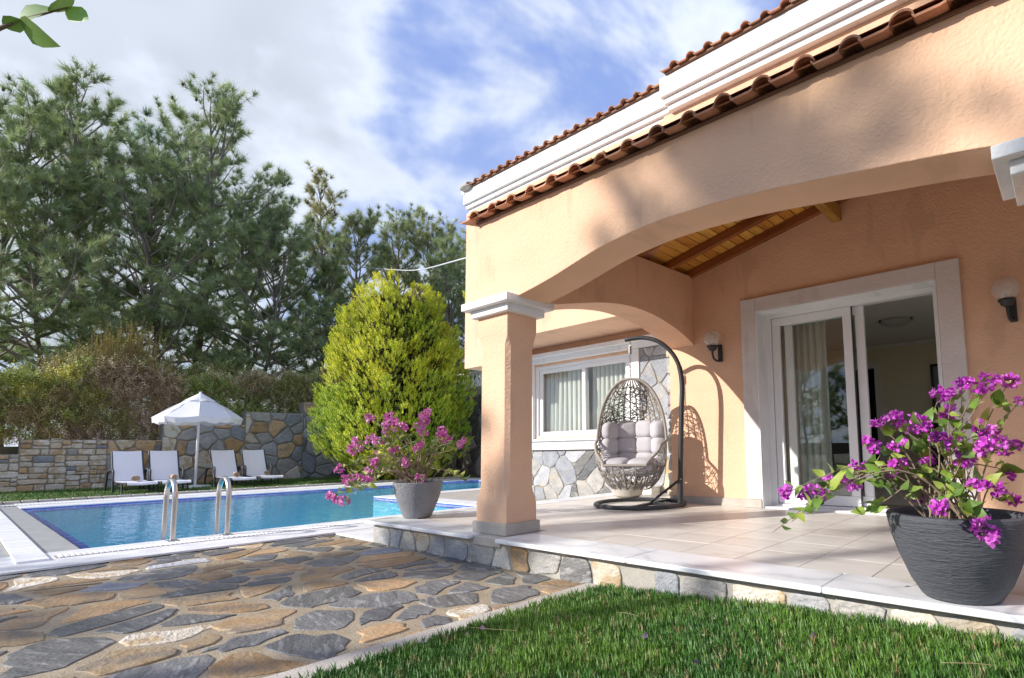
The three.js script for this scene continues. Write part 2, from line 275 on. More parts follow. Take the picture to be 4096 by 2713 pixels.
function stoneGeo(p, h, bev, map, r, rough = 0.3) {
  const n = p.length; let cx = 0, cy = 0; p.forEach(([x, y]) => { cx += x / n; cy += y / n; });
  const ox = r() * 7, oy = r() * 7, an = (r() - 0.5) * 0.9, ca = Math.cos(an), sa = Math.sin(an), P = [], U = [], I = [];
  const add = (x, y, z) => { const m = map(x, y, z); P.push(m[0], m[1], m[2]); U.push(ca * x - sa * y + ox, sa * x + ca * y + oy); };
  const ins = (x, y, k) => { const dx = x - cx, dy = y - cy, L = Math.hypot(dx, dy) || 1; const t = Math.max(0.3, 1 - k / L); return [cx + dx * t, cy + dy * t]; };
  const tilt = [(r() - 0.5) * rough * h, (r() - 0.5) * rough * h];
  p.forEach(([x, y]) => add(x, y, -0.01));
  p.forEach(([x, y]) => add(x, y, h * 0.55));
  p.forEach(([x, y]) => { const [a, b] = ins(x, y, bev); add(a, b, h + (r() - 0.5) * rough * h * 0.5 + tilt[0] * (a - cx) * 6 + tilt[1] * (b - cy) * 6); });
  p.forEach(([x, y]) => { const [a, b] = ins(x, y, bev * 3.2); add(a, b, h + (r() - 0.5) * rough * h * 0.6 + tilt[0] * (a - cx) * 6 + tilt[1] * (b - cy) * 6); });
  add(cx, cy, h);
  for (let k = 0; k < 3; k++) for (let i = 0; i < n; i++) { const a = k * n + i, b = k * n + (i + 1) % n; I.push(a, b, a + n, b, b + n, a + n); }
  for (let i = 0; i < n; i++) I.push(3 * n + i, 3 * n + (i + 1) % n, 4 * n);
  const o = map(0, 0, 0), A = map(1, 0, 0), B = map(0, 1, 0), N = map(0, 0, 1), e = (q) => V(q[0] - o[0], q[1] - o[1], q[2] - o[2]);
  if (e(A).cross(e(B)).dot(e(N)) < 0) for (let i = 0; i < I.length; i += 3) { const t = I[i]; I[i] = I[i + 1]; I[i + 1] = t; }
  const g = new THREE.BufferGeometry(); g.setAttribute('position', new THREE.Float32BufferAttribute(P, 3)); g.setAttribute('uv', new THREE.Float32BufferAttribute(U, 2)); g.setIndex(I); g.computeVertexNormals();
  return g;
}
function stones(parent, polys, mapf, weights, r, h = 0.03, bev = 0.012, name = 'stone', o = {}) {
  for (const q of polys) { const p = soften(q, r, o.cut, o.jag); if (p.length < 4) continue; wpart(parent, name, stoneGeo(p, h * (0.7 + 0.6 * r()), bev, mapf, r, o.rough), o.pick ? o.pick(p, r) : kind(weights, r)); }
}
// ---------------------------------------------------------------- ground, pool, decks, paving, lawns
const T = 0.205;                                   // porch floor
const PX0 = -13.55, PX1 = -7.01, PZ0 = -9.6, PZ1 = -0.82, LX = -10.34, LZ = -5.15;   // pool outline (an L)
const poolPts = [[PX0, PZ1], [PX1, PZ1], [PX1, LZ], [LX, LZ], [LX, PZ0], [PX0, PZ0]];
const flat = (pts, y, holes = []) => { const s = new THREE.Shape(pts.map(([x, z]) => new THREE.Vector2(x, -z))); for (const h of holes) s.holes.push(new THREE.Path(h.map(([x, z]) => new THREE.Vector2(x, -z)))); const g = new THREE.ShapeGeometry(s); g.rotateX(-Math.PI / 2); g.translate(0, y, 0); return muv(g); };
const slab = (pts, y0, y1, holes = []) => { const s = new THREE.Shape(pts.map(([x, z]) => new THREE.Vector2(x, -z))); for (const h of holes) s.holes.push(new THREE.Path(h.map(([x, z]) => new THREE.Vector2(x, -z)))); const g = new THREE.ExtrudeGeometry(s, { depth: y1 - y0, bevelEnabled: false }); g.rotateX(-Math.PI / 2); g.translate(0, y0, 0); return muv(g); };
const cobble = muv(new RoundedBoxGeometry(0.16, 0.06, 0.205, 1, 0.015));
const rect = (x0, x1, z0, z1) => [[x0, z0], [x1, z0], [x1, z1], [x0, z1]];

struct('ground', flat(rect(-300, 300, -300, 300), -0.06, [poolPts]), std([1, 1, 1], 1, { map: TX.earth }));
{
  const raised = struct('raised_ground', slab(rect(-120, -20.02, -90, 60), -0.05, 1.12), std([1, 1, 1], 1, { map: TX.earth }));
  raised.userData.kind = 'structure';
}
{   // pool shell, waterline band, water
  const g = [], d = 1.45, pts = poolPts;
  g.push(flat(pts, -d));
  for (let i = 0; i < pts.length; i++) {
    const [ax, az] = pts[i], [bx2, bz] = pts[(i + 1) % pts.length];
    const t = [ax, -d, az, bx2, -d, bz, bx2, -0.075, bz, ax, -d, az, bx2, -0.075, bz, ax, -0.075, az];
    g.push(muv(soup(t)));
  }
  const pool = struct('pool_basin', merge(g), MT.mosaic);
  const b = [];
  for (let i = 0; i < pts.length; i++) { const [ax, az] = pts[i], [bx2, bz] = pts[(i + 1) % pts.length]; b.push(muv(soup([ax, -0.075, az, bx2, -0.075, bz, bx2, -0.004, bz, ax, -0.075, az, bx2, -0.004, bz, ax, -0.004, az]))); }
  part(pool, 'waterline_tiles', merge(b), MT.band);
  // narrow blue tile kerb along the shallow end
  part(pool, 'kerb_tiles', bx(PX0 + 0.01, PX1 - 0.01, -0.075, -0.022, PZ1 - 0.10, PZ1 - 0.002), MT.band);
  struct('pool_water', flat(pts.map(([x, z]) => [x, z]), -0.016), MT.water);
}
{   // white coping round the pool, grey deck at its end
  const cop = struct('pool_coping', slab([[-15.0, PZ1], [-15.0, -10.4], [LX + 0.5, -10.4], [LX + 0.5, LZ - 0.42], [-6.07, LZ - 0.42], [-6.07, 3.2], [PX1, 3.2], [PX1, LZ], [LX, LZ], [LX, PZ0], [PX0, PZ0], [PX0, PZ1]].slice(0, 12), -0.0035, 0.012), MT.deck);
  struct('end_deck', slab(rect(-15.0, PX1 - 0.002, PZ1 + 0.002, 3.2), -0.0035, 0.006), MT.wetdeck);
  // slotted overflow grate let into the coping, and its near run of bars
  const slot = [], r = rng(4);
  for (let z = -0.64; z > -5.1; z -= 0.036) slot.push(bx(-6.74, -6.55, 0.0125, 0.021, z - 0.024, z));
  part(cop, 'overflow_grate', merge(slot), MT.slat, null, 'stuff');
  part(cop, 'grate_channel', bx(-6.75, -6.54, 0.0122, 0.0132, -5.1, -0.62), MT.cement);
  const slot2 = [];
  for (let z = 1.5; z > -9.5; z -= 0.05) slot2.push(bx(-14.45, -14.28, 0.0125, 0.021, z - 0.033, z));
  part(cop, 'overflow_grate', merge(slot2), MT.slat, null, 'stuff');
  part(cop, 'grate_channel', bx(-14.46, -14.27, 0.0122, 0.0132, -9.5, 1.5), MT.cement);
  const strip = struct('slatted_drain', bx(-15, -6.44, 0.0062, 0.0085, -0.585, -0.385), MT.cement);
  const sl = []; for (let x = -6.47; x > -14.9; x -= 0.034) sl.push(bx(x - 0.031, x, 0.009, 0.026 + 0.003 * r(), -0.575, -0.395));
  part(strip, 'slats', merge(sl), MT.slat, null, 'stuff');
  // brown paving inside the L and cobble kerb on the far side
  struct('back_terrace', slab([[LX + 0.502, -11.3], [-5.24, -11.3], [-5.24, LZ - 0.422], [LX + 0.502, LZ - 0.422]], -0.06, 0.004), MT.sand);
  struct('side_deck', slab(rect(-6.068, -5.238, LZ - 0.42, -2.623), -0.06, 0.008), MT.deck);
  const kerb = struct('cobble_kerb', slab(rect(-15.2, -15.002, -10.4, 4), -0.06, 0.0), MT.cement);
  const kr = rng(8);
  for (let z = 3.6; z > -10.3; z -= 0.22) part(kerb, 'cobble', cobble, [MT.concrete, ST.grey[2], ST.grey[3]][Math.floor(kr() * 3)], [-15.1, 0.022 + 0.006 * kr(), z]);
}
{   // irregular stone paving in the foreground
  const pv = struct('stone_paving', slab(rect(-6.066, -2.42, -2.62, 1.6), -0.055, -0.011), MT.mortar), r = rng(21);
  const polys = cells(rect(-6.05, -2.43, -2.6, 1.5), 0.29, 0.056, r, 0.62);
  stones(pv, polys, (a, b, n) => [a, -0.011 + n, b], [['slate', 6], ['tan', 5], ['pale', 0.7], ['grey', 0.8]], r, 0.006, 0.005, 'paving_stone', { cut: 0.13, jag: 0.036, rough: 0.5 });
  // concrete edging between paving and lawn
  const ed = struct('lawn_edging', slab(rect(-2.418, -2.27, -2.62, 1.6), -0.055, 0.004), MT.concrete);
}
const lawnY = (x) => lerp(-0.008, 0.07, ss(-2.3, -0.5, x));   // the lawn rises gently to the right
{   // lawns: soil sheets now, grass blades later
  const t = [], N = 24; for (let i = 0; i < N; i++) { const a = lerp(-2.268, 3.5, i / N), b = lerp(-2.268, 3.5, (i + 1) / N), p = lawnY(a), q = lawnY(b); t.push(a, p, 3, b, q, 3, b, q, -2.62, a, p, 3, b, q, -2.62, a, p, -2.62); }
  struct('lawn_soil', muv(soup(t)), std([1, 1, 1], 1, { map: TX.earth }));
  struct('far_lawn_soil', slab(rect(-19.7, -15.202, -11.3, 4), -0.055, -0.004), std([1, 1, 1], 1, { map: TX.earth }));
}

// ---------------------------------------------------------------- the terrace of the porch
{
  const ter = struct('porch_terrace', merge([bx(-5.20, 3.2, -0.05, 0.150, -6.5, -2.60), bx(-5.2, 3.2, -0.05, 0.150, -2.60, -2.58)].slice(0, 1)), MT.sand), r = rng(41);
  part(ter, 'tile_bed', bx(-5.16, 3.2, 0.150, 0.192, -6.48, -2.60), MT.grout);
  // stones of the riser
  const riser = cells([[0, 0], [8.3, 0], [8.3, 0.20], [0, 0.20]], 0.27, 0.026, r, 0.2, 0.78);
  stones(ter, riser.filter(([[x]]) => x < 2.6 || r() > 0.35), (a, b, n) => [-5.19 + a, -0.045 + b * 0.95, -2.60 + n], [['grey', 7], ['pale', 1.8], ['slate', 0.8], ['ochre', 0.2]], r, 0.011, 0.008, 'riser_stone', { cut: 0.12, jag: 0.02, rough: 0.7 });
  const side = cells([[0, 0], [3.8, 0], [3.8, 0.19], [0, 0.19]], 0.26, 0.03, r, 0.25, 1);
  stones(ter, side, (a, b, n) => [-5.20 - n, -0.04 + b, -2.62 - a], [['grey', 4], ['pale', 3]], r, 0.022, 0.012, 'riser_stone', { rough: 0.6 });
  // marble edging slabs
  const mb = (x0, x1, z0, z1) => part(ter, 'marble_slab', bx(x0, x1, 0.175, T, z0, z1, 0.007), MT.marble);
  for (const [a, b] of [[-5.235, -4.42], [-4.417, -3.60]]) mb(a, b, -2.86, -2.525);
  for (const [a, b] of [[-3.27, -2.06], [-2.057, -0.92], [-0.917, 0.3], [0.303, 1.5]]) mb(a, b, -2.86, -2.525);
  for (const [a, b] of [[-3.79, -2.863], [-4.72, -3.793], [-5.65, -4.723], [-6.45, -5.653]]) mb(-5.235, -4.90, a, b);
  part(ter, 'mortar_pad', bx(-3.60, -3.27, 0.13, 0.202, -3.06, -2.572, 0.01), MT.concrete);
  // floor tiles
  const tw = 0.373, tg = 0.004, tg0 = [];
  for (let i = 0; i < 3; i++) { const g = new RoundedBoxGeometry(tw - tg, 0.016, tw * 1.0 - tg, 1, 0.002); tg0.push(muv(g, i * 0.37, i * 0.61)); }
  for (let x = -4.897 + tw / 2, i = 0; x < 1.6; x += tw, i++) for (let z = -2.863 - tw / 2, j = 0; z > -5.35; z -= tw, j++) part(ter, 'floor_tile', tg0[(i * 7 + j * 5 + (i * j) % 3) % 3], MT.tile, [x, 0.1935 + 0.0006 * r(), z]);
  part(ter, 'rear_paving', bx(-4.895, -3.71, 0.186, 0.2, -6.46, -5.48), MT.tile);
}

// ---------------------------------------------------------------- the house
const ZF = -2.67, ZW = -5.42, ZN = -6.5;
const house = thing('villa', 'peach rendered villa with tiled roof, arched porch and glass doors', 'house', [-3.7, 0, ZW]);
const hp = (n, g, m) => wpart(house, n, g, m);
function wallHole(x0, x1, y0, y1, hx0, hx1, hy0, hy1, z0, z1) { const g = []; if (hx0 > x0) g.push(bx(x0, hx0, y0, y1, z0, z1)); if (hx1 < x1) g.push(bx(hx1, x1, y0, y1, z0, z1)); if (hy1 < y1) g.push(bx(hx0, hx1, hy1, y1, z0, z1)); if (hy0 > y0) g.push(bx(hx0, hx1, y0, hy0, z0, z1)); return merge(g); }
// wall behind the porch with the door opening
hp('porch_wall', wallHole(-3.68, 1.26, -0.05, 5.01, -2.53, -0.81, T - 0.01, 2.29, ZW - 0.25, ZW), MT.peach);
hp('skirting', bx(-3.675, -2.714, 0.203, 0.285, ZW, ZW + 0.014), MT.concrete); hp('skirting', bx(-0.61, 1.26, 0.203, 0.285, ZW, ZW + 0.014), MT.concrete);
// front arch wall
const archPts = [[-3.27, 2.02], [-3.144, 2.032], [-2.841, 2.086], [-2.60, 2.142], [-2.354, 2.196], [-2.015, 2.236], [-1.748, 2.244], [-1.41, 2.232], [-1.113, 2.207], [-0.731, 2.161], [-0.408, 2.122], [-0.178, 2.088], [-0.05, 2.06]];
{
  const s = new THREE.Shape(); s.moveTo(-3.69, 2.02); s.lineTo(-3.27, 2.02); s.splineThru(archPts.slice(1).map((p) => new THREE.Vector2(...p))); s.lineTo(1.85, 2.06); s.lineTo(1.85, 2.72); s.lineTo(-3.69, 2.72); s.closePath();
  const g = new THREE.ExtrudeGeometry(s, { depth: 0.30, bevelEnabled: true, bevelSize: 0.006, bevelThickness: 0.006, bevelSegments: 2, curveSegments: 40 });
  g.translate(0, 0, ZF - 0.306); hp('arch_wall', muv(g), MT.peach);
  // side arch wall, from the corner column back to the house
  const t = new THREE.Shape(); t.moveTo(2.98, 2.02); t.splineThru([[3.121, 2.06], [3.5, 2.15], [3.85, 2.225], [4.22, 2.265], [4.6, 2.25], [4.95, 2.19], [5.2, 2.12], [5.42, 2.03]].map(([a, b]) => new THREE.Vector2(a, b))); t.lineTo(5.42, 2.85); t.lineTo(2.98, 2.78); t.closePath();
  const q = new THREE.ExtrudeGeometry(t, { depth: 0.365, bevelEnabled: false, curveSegments: 40 });
  q.applyMatrix4(new THREE.Matrix4().set(0, 0, 1, -3.69, 0, 1, 0, 0, -1, 0, 0, 0, 0, 0, 0, 1)); hp('side_arch_wall', muv(q), MT.peach);
}
// columns: square shaft with stopped chamfers, flared ends, white stepped capital, cement plinth
function column(cx, label) {
  const x0 = cx - 0.186, x1 = cx + 0.186, z0 = ZF - 0.30, z1 = ZF;
  const c = thing('column', label, 'column', [cx, T, (z0 + z1) / 2]);
  wpart(c, 'plinth', bx(x0 - 0.022, x1 + 0.022, T - 0.002, 0.292, z0 - 0.02, z1 + 0.022, 0.006), MT.concrete);
  // profile rings: y, half inset, chamfer
  const P = [], I = [], prof = [[0.29, 0, 0.004], [0.43, 0, 0.004], [0.485, 0.009, 0.006], [0.515, 0.010, 0.020], [0.56, 0.010, 0.032], [1.66, 0.010, 0.032], [1.70, 0.010, 0.020], [1.735, 0.009, 0.006], [1.79, 0, 0.004], [1.92, 0, 0.004]];
  const geos = [];
  for (let i = 0; i < prof.length - 1; i++) {
    const ring = ([y, n, k]) => { const a = x0 + n, b = x1 - n, c2 = z0 + n, d = z1 - n; return [[a + k, d], [b - k, d], [b, d - k], [b, c2 + k], [b - k, c2], [a + k, c2], [a, c2 + k], [a, d - k]].map(([x, z]) => [x, y, z]); };
    const A = ring(prof[i]), B = ring(prof[i + 1]), t = [];
    for (let k = 0; k < 8; k++) { const m = (k + 1) % 8; t.push(...A[k], ...A[m], ...B[m], ...A[k], ...B[m], ...B[k]); }
    geos.push(soup(t));
  }
  wpart(c, 'shaft', muv(toCreasedNormals(merge(geos), 0.5)), MT.peach);
  const cap = wpart(c, 'capital', merge([bx(x0 - 0.10, x1 + 0.115, 1.975, 2.035, z0 - 0.09, z1 + 0.10, 0.006), bx(x0 - 0.045, x1 + 0.055, 1.915, 1.976, z0 - 0.04, z1 + 0.045, 0.006)]), MT.white);
  return c;
}
column(-3.507, 'square peach porch column with white capital beside the flowerpot');
column(0.127, 'porch column at the right edge with only its white capital showing');

// porch roof: boards, rafters, ridge beam, clay tiles along the eaves
{
  const roof = hp('porch_roof', new THREE.BufferGeometry(), MT.clay[0]);
  const sl = 0.227, ang = Math.atan(sl), xl = -3.62, yl = 2.87, xr = -0.9, hipz = (x) => -2.62 - (x + 3.62) * 0.48;
  roof.geometry = merge([   // three sloping planes, 6 cm thick
    (() => { const A = [xl - 0.12, 2.725, -2.58], B = [xl - 0.12, yl - 0.03, ZW], Cc = [xr, yl + sl * (xr - xl), ZW], D = [xr, yl + sl * (xr - xl), hipz(xr)], E = [1.94, yl - 0.03, ZW], F = [1.94, 2.725, -2.58], t = [], lift = (p, h) => [p[0], p[1] + h, p[2]];
      for (const h of [0.014, 0.045]) { const [a, b, c, d, e, f] = [A, B, Cc, D, E, F].map((p) => lift(p, h)); t.push(...a, ...d, ...b, ...b, ...d, ...c, ...c, ...d, ...e, ...e, ...d, ...f, ...a, ...f, ...d); }
      return muv(soup(t)); })()]);
  const r = rng(55), bw = 0.112;
  const bg = (len) => { const g = new RoundedBoxGeometry(bw - 0.006, 0.02, len, 1, 0.004); return g; };
  for (const s of [1, -1]) for (let x = 0.02; x < xr - xl; x += bw) {
    const wx = s > 0 ? xl + x + bw / 2 : 2 * xr - (xl + x + bw / 2), z0 = ZW + 0.001, z1 = Math.min(-2.98, hipz(xl + x) + 0.06), len = z1 - z0;
    const g = bg(len), k = r(); const uv = muv(g, r() * 3, r() * 5);
    const m = part(roof, 'ceiling_board', uv, MT.board[Math.floor(r() * 4)], [wx, yl + sl * (x + bw / 2) + 0.012 * 0 + 0.0, (z0 + z1) / 2]); m.rotation.z = s * ang;
  }
  const raf = (z, w) => { for (const s of [1, -1]) { const L = (xr - xl) / Math.cos(ang), g = muv(new RoundedBoxGeometry(L, 0.095, w, 1, 0.006)); const uv = g.attributes.uv; for (let i = 0; i < uv.count; i++) uv.setXY(i, uv.getY(i), uv.getX(i)); const mx = (xl + xr) / 2, m = part(roof, 'rafter', g, MT.rafter, [s > 0 ? mx : 2 * xr - mx, yl + sl * (xr - xl) / 2 - 0.058, z]); m.rotation.z = s * ang; } };
  raf(-4.40, 0.055); raf(-4.965, 0.06); raf(ZW + 0.031, 0.06);
  part(roof, 'purlin', muv(new RoundedBoxGeometry(0.085, 0.15, 1.0, 1, 0.006)), MT.ridge, [-1.63, yl + sl * (-1.63 - xl) - 0.195, ZW + 0.502]);
  part(roof, 'ridge_beam', muv(new RoundedBoxGeometry(0.085, 0.12, 0.5, 1, 0.006)), MT.ridge, [xr, yl + sl * (xr - xl) - 0.12, ZW + 0.252]);
}
function tileGeo(w, len) {   // one roman tile: flat pan and round roll, 14 mm thick
  const t = 0.012, s = new THREE.Shape(), rw = w * 0.46, top = [], n = 9;
  top.push([0, 0.02], [0.012, 0.006], [w - rw - 0.01, 0.006]);
  for (let i = 0; i <= n; i++) { const a = Math.PI * (1 - i / n); top.push([w - rw / 2 + 0.012 + Math.cos(a) * rw / 2, 0.012 + Math.sin(a) * rw * 0.40]); }
  s.moveTo(...top[0]); for (const p of top.slice(1)) s.lineTo(...p); for (const p of top.slice().reverse()) s.lineTo(p[0], p[1] - t);
  const g = new THREE.ExtrudeGeometry(s, { depth: len, bevelEnabled: false }); g.translate(0, 0, -len);
  return muv(g);
}
function tileRun(parent, n, spacing, origin, dir, pitch, len, seed, rows = 2) {   // tiles side by side along dir, eave at origin
  const g = tileGeo(spacing, len), r = rng(seed), base = new THREE.Matrix4().makeBasis(dir, V(0, 1, 0), dir.clone().cross(V(0, 1, 0)));
  for (let k = 0; k < rows; k++) for (let i = 0; i < n; i++) {
    const m = part(parent, 'roof_tile', g, pick(MT.clay, r));
    const q = new THREE.Quaternion().setFromRotationMatrix(base).multiply(new THREE.Quaternion().setFromEuler(new THREE.Euler(pitch + (r() - 0.5) * 0.03, (r() - 0.5) * 0.03, (r() - 0.5) * 0.02)));
    m.quaternion.copy(q);
    const back = dir.clone().cross(V(0, 1, 0)).negate();
    m.position.copy(origin).addScaledVector(dir, i * spacing + (r() - 0.5) * 0.01).addScaledVector(back, k * len * 0.86 * Math.cos(pitch) + (r() - 0.5) * 0.012); m.position.y += k * (len * 0.86 * Math.sin(pitch)) + 0.015 * k + (r() - 0.5) * 0.006;
  }
}
function plugs(parent, n, sp, o) {   // recessed plugs under the tile rolls, coloured near-black as the shade in the hollows
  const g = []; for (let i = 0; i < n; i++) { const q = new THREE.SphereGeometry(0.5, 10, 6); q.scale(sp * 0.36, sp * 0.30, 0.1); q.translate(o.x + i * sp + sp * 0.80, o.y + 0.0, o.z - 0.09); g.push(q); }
  part(parent, 'shade_plugs', merge(g), MT.cavity, null, 'stuff');
}
{
  // tile courses are children of roof parts that sit at the world origin
  const eave = hp('porch_eaves', bx(-3.72, 1.85, 2.7215, 2.736, ZF - 0.20, ZF + 0.015), MT.bed);
  tileRun(eave, 25, 0.2285, V(-3.83, 2.738, ZF + 0.09), V(1, 0, 0), 0.17, 0.36, 61, 1);
  tileRun(eave, 9, 0.2285, V(-3.84, 2.77, -4.75), V(0, 0, 1), 0.2, 0.36, 62, 1);
  plugs(eave, 25, 0.2285, V(-3.83, 2.744, ZF + 0.045));
}
{   // left block with the window: overhanging upper storey, recessed wall below
  hp('upper_storey', merge([bx(-8.06, -3.681, 2.62, 5.06, -11, -5.55)]), MT.peach);
  hp('hanging_pier', bx(-8.058, -7.56, 2.26, 2.62, -6.05, -5.552), MT.peach);
  hp('window_wall', wallHole(-8.0, -3.7, -0.05, 2.62, -7.30, -5.02, 1.05, 2.30, ZN - 0.25, ZN), MT.peach);
  hp('left_wall', bx(-8.0, -7.8, -0.05, 2.62, -11, ZN - 0.25), MT.peach);
  hp('return_wall', bx(-3.672, -3.48, -0.05, 2.62, ZN, ZW - 0.252), MT.peach);
  // stone cladding under and beside the window
  const clad = hp('stone_cladding', merge([bx(-7.99, -3.674, -0.04, 0.835, ZN, ZN + 0.03), bx(-4.93, -3.674, 0.835, 2.345, ZN, ZN + 0.03)]), MT.cement), r = rng(71);
  const cp = (polys, w, o) => stones(clad, polys, (a, b, n) => [a, b, ZN + 0.03 + n], w, r, 0.014, 0.008, 'cladding_stone', { cut: 0.12, jag: 0.016, rough: 0.5 });
  cp(cells([[-7.98, -0.03], [-4.95, -0.03], [-4.95, 0.825], [-7.98, 0.825]], 0.30, 0.012, r, 0.46, 0.95), [['grey', 8], ['slate', 1.8], ['pale', 0.3], ['ochre', 0.4]]);
  cp(cells([[-4.92, -0.03], [-3.72, -0.03], [-3.72, 2.335], [-4.92, 2.335]], 0.33, 0.012, r, 0.45, 1.0), [['grey', 6], ['pale', 0.6]]);
  const rs = cells([[5.44, 0.2], [6.45, 0.2], [6.45, 2.2], [5.44, 2.2]], 0.3, 0.02, r, 0.4);
  stones(clad, rs, (a, b, n) => [-3.673 - n, b, -a], [['grey', 4], ['pale', 2]], r, 0.02, 0.01, 'cladding_stone', { rough: 0.8 });
  // edge stones on the corner of the porch wall
  const er = rng(72); for (let y = 0.2; y < 2.04;) { const h = 0.10 + 0.16 * er(); const m = part(clad, 'corner_stone', stoneGeo(soften([[0, 0], [0.10, 0], [0.10, h - 0.012], [0, h - 0.012]], er, 0.15, 0.012), 0.05 + 0.025 * er(), 0.012, (a, b, n) => [-3.682 - n, y + b, ZW - 0.02 - a], er, 0.7), kind([['grey', 3], ['pale', 2]], er)); y += h; }
  // white surrounds
  hp('window_cornice', merge([bx(-7.62, -3.70, 2.425, 2.50, ZN, ZN + 0.17, 0.01), bx(-7.58, -3.70, 2.345, 2.426, ZN, ZN + 0.10, 0.008)]), MT.white);
  hp('window_sill', merge([bx(-7.62, -4.90, 0.985, 1.02, ZN, ZN + 0.15, 0.008), bx(-7.58, -4.93, 0.838, 0.986, ZN, ZN + 0.10, 0.008)]), MT.white);
  hp('window_jamb', merge([bx(-5.11, -4.935, 1.021, 2.344, ZN, ZN + 0.06, 0.006), bx(-7.56, -7.302, 1.021, 2.344, ZN, ZN + 0.06, 0.006)]), MT.white);
}
{   // sliding window
  const w = hp('window', merge([bx(-7.30, -5.11, 1.022, 1.075, ZN - 0.10, ZN - 0.01), bx(-7.30, -5.11, 2.25, 2.344, ZN - 0.10, ZN - 0.01), bx(-7.30, -7.245, 1.075, 2.25, ZN - 0.10, ZN - 0.01), bx(-5.165, -5.11, 1.075, 2.25, ZN - 0.10, ZN - 0.01)]), MT.pvc);
  const leaf = (x0, x1, z) => { const k = 0.072; wpart2(w, 'window_leaf', merge([bx(x0, x1, 1.078, 1.078 + k, z - 0.04, z, 0.004), bx(x0, x1, 2.248 - k, 2.248, z - 0.04, z, 0.004), bx(x0, x0 + k, 1.078 + k, 2.248 - k, z - 0.04, z, 0.004), bx(x1 - k, x1, 1.078 + k, 2.248 - k, z - 0.04, z, 0.004)]), MT.pvc); wpart2(w, 'pane', bx(x0 + k - 0.005, x1 - k + 0.005, 1.145, 2.181, z - 0.024, z - 0.018), MT.glass); };
  leaf(-7.24, -6.12, ZN - 0.05); leaf(-6.17, -5.17, ZN - 0.008);
  for (const [a, b] of [[-7.22, -6.2], [-6.1, -5.2]]) wpart2(w, 'curtain', drape(a, b, 1.06, 2.27, ZN - 0.20, 0.035, 9), MT.sheer);
  hp('side_room', merge([bx(-7.79, -3.94, 0.1, 0.15, -9.5, ZN - 0.26), bx(-7.79, -3.94, 2.56, 2.61, -9.5, ZN - 0.26), bx(-7.79, -3.94, 0.15, 2.56, -9.55, -9.5), bx(-3.99, -3.94, 0.15, 2.56, -9.5, ZN - 0.26), bx(-7.79, -7.74, 0.15, 2.56, -9.5, ZN - 0.26)]), MT.room);
}
function wpart2(p, n, g, m) { return part(p, n, g, m); }   // child of a part whose own offset already cancels the group's
function drape(x0, x1, y0, y1, z, amp, folds) {
  const nx = folds * 8, ny = 10, P = [], U = [], I = [];
  for (let j = 0; j <= ny; j++) for (let i = 0; i <= nx; i++) { const u = i / nx, v = j / ny, a = amp * (0.6 + 0.4 * (1 - v)); P.push(lerp(x0, x1, u) + 0.015 * Math.sin(u * folds * 13 + v), lerp(y0, y1, v), z + a * Math.sin(u * folds * 2 * Math.PI + 0.4 * Math.sin(v * 2.5 + u * 7)) + 0.3 * a * Math.sin(u * folds * 4.3 * Math.PI + 1)); U.push(u * (x1 - x0), v * (y1 - y0)); }
  for (let j = 0; j < ny; j++) for (let i = 0; i < nx; i++) { const a = j * (nx + 1) + i; I.push(a, a + 1, a + nx + 1, a + 1, a + nx + 2, a + nx + 1); }
  const g = new THREE.BufferGeometry(); g.setAttribute('position', new THREE.Float32BufferAttribute(P, 3)); g.setAttribute('uv', new THREE.Float32BufferAttribute(U, 2)); g.setIndex(I); g.computeVertexNormals(); return g;
}
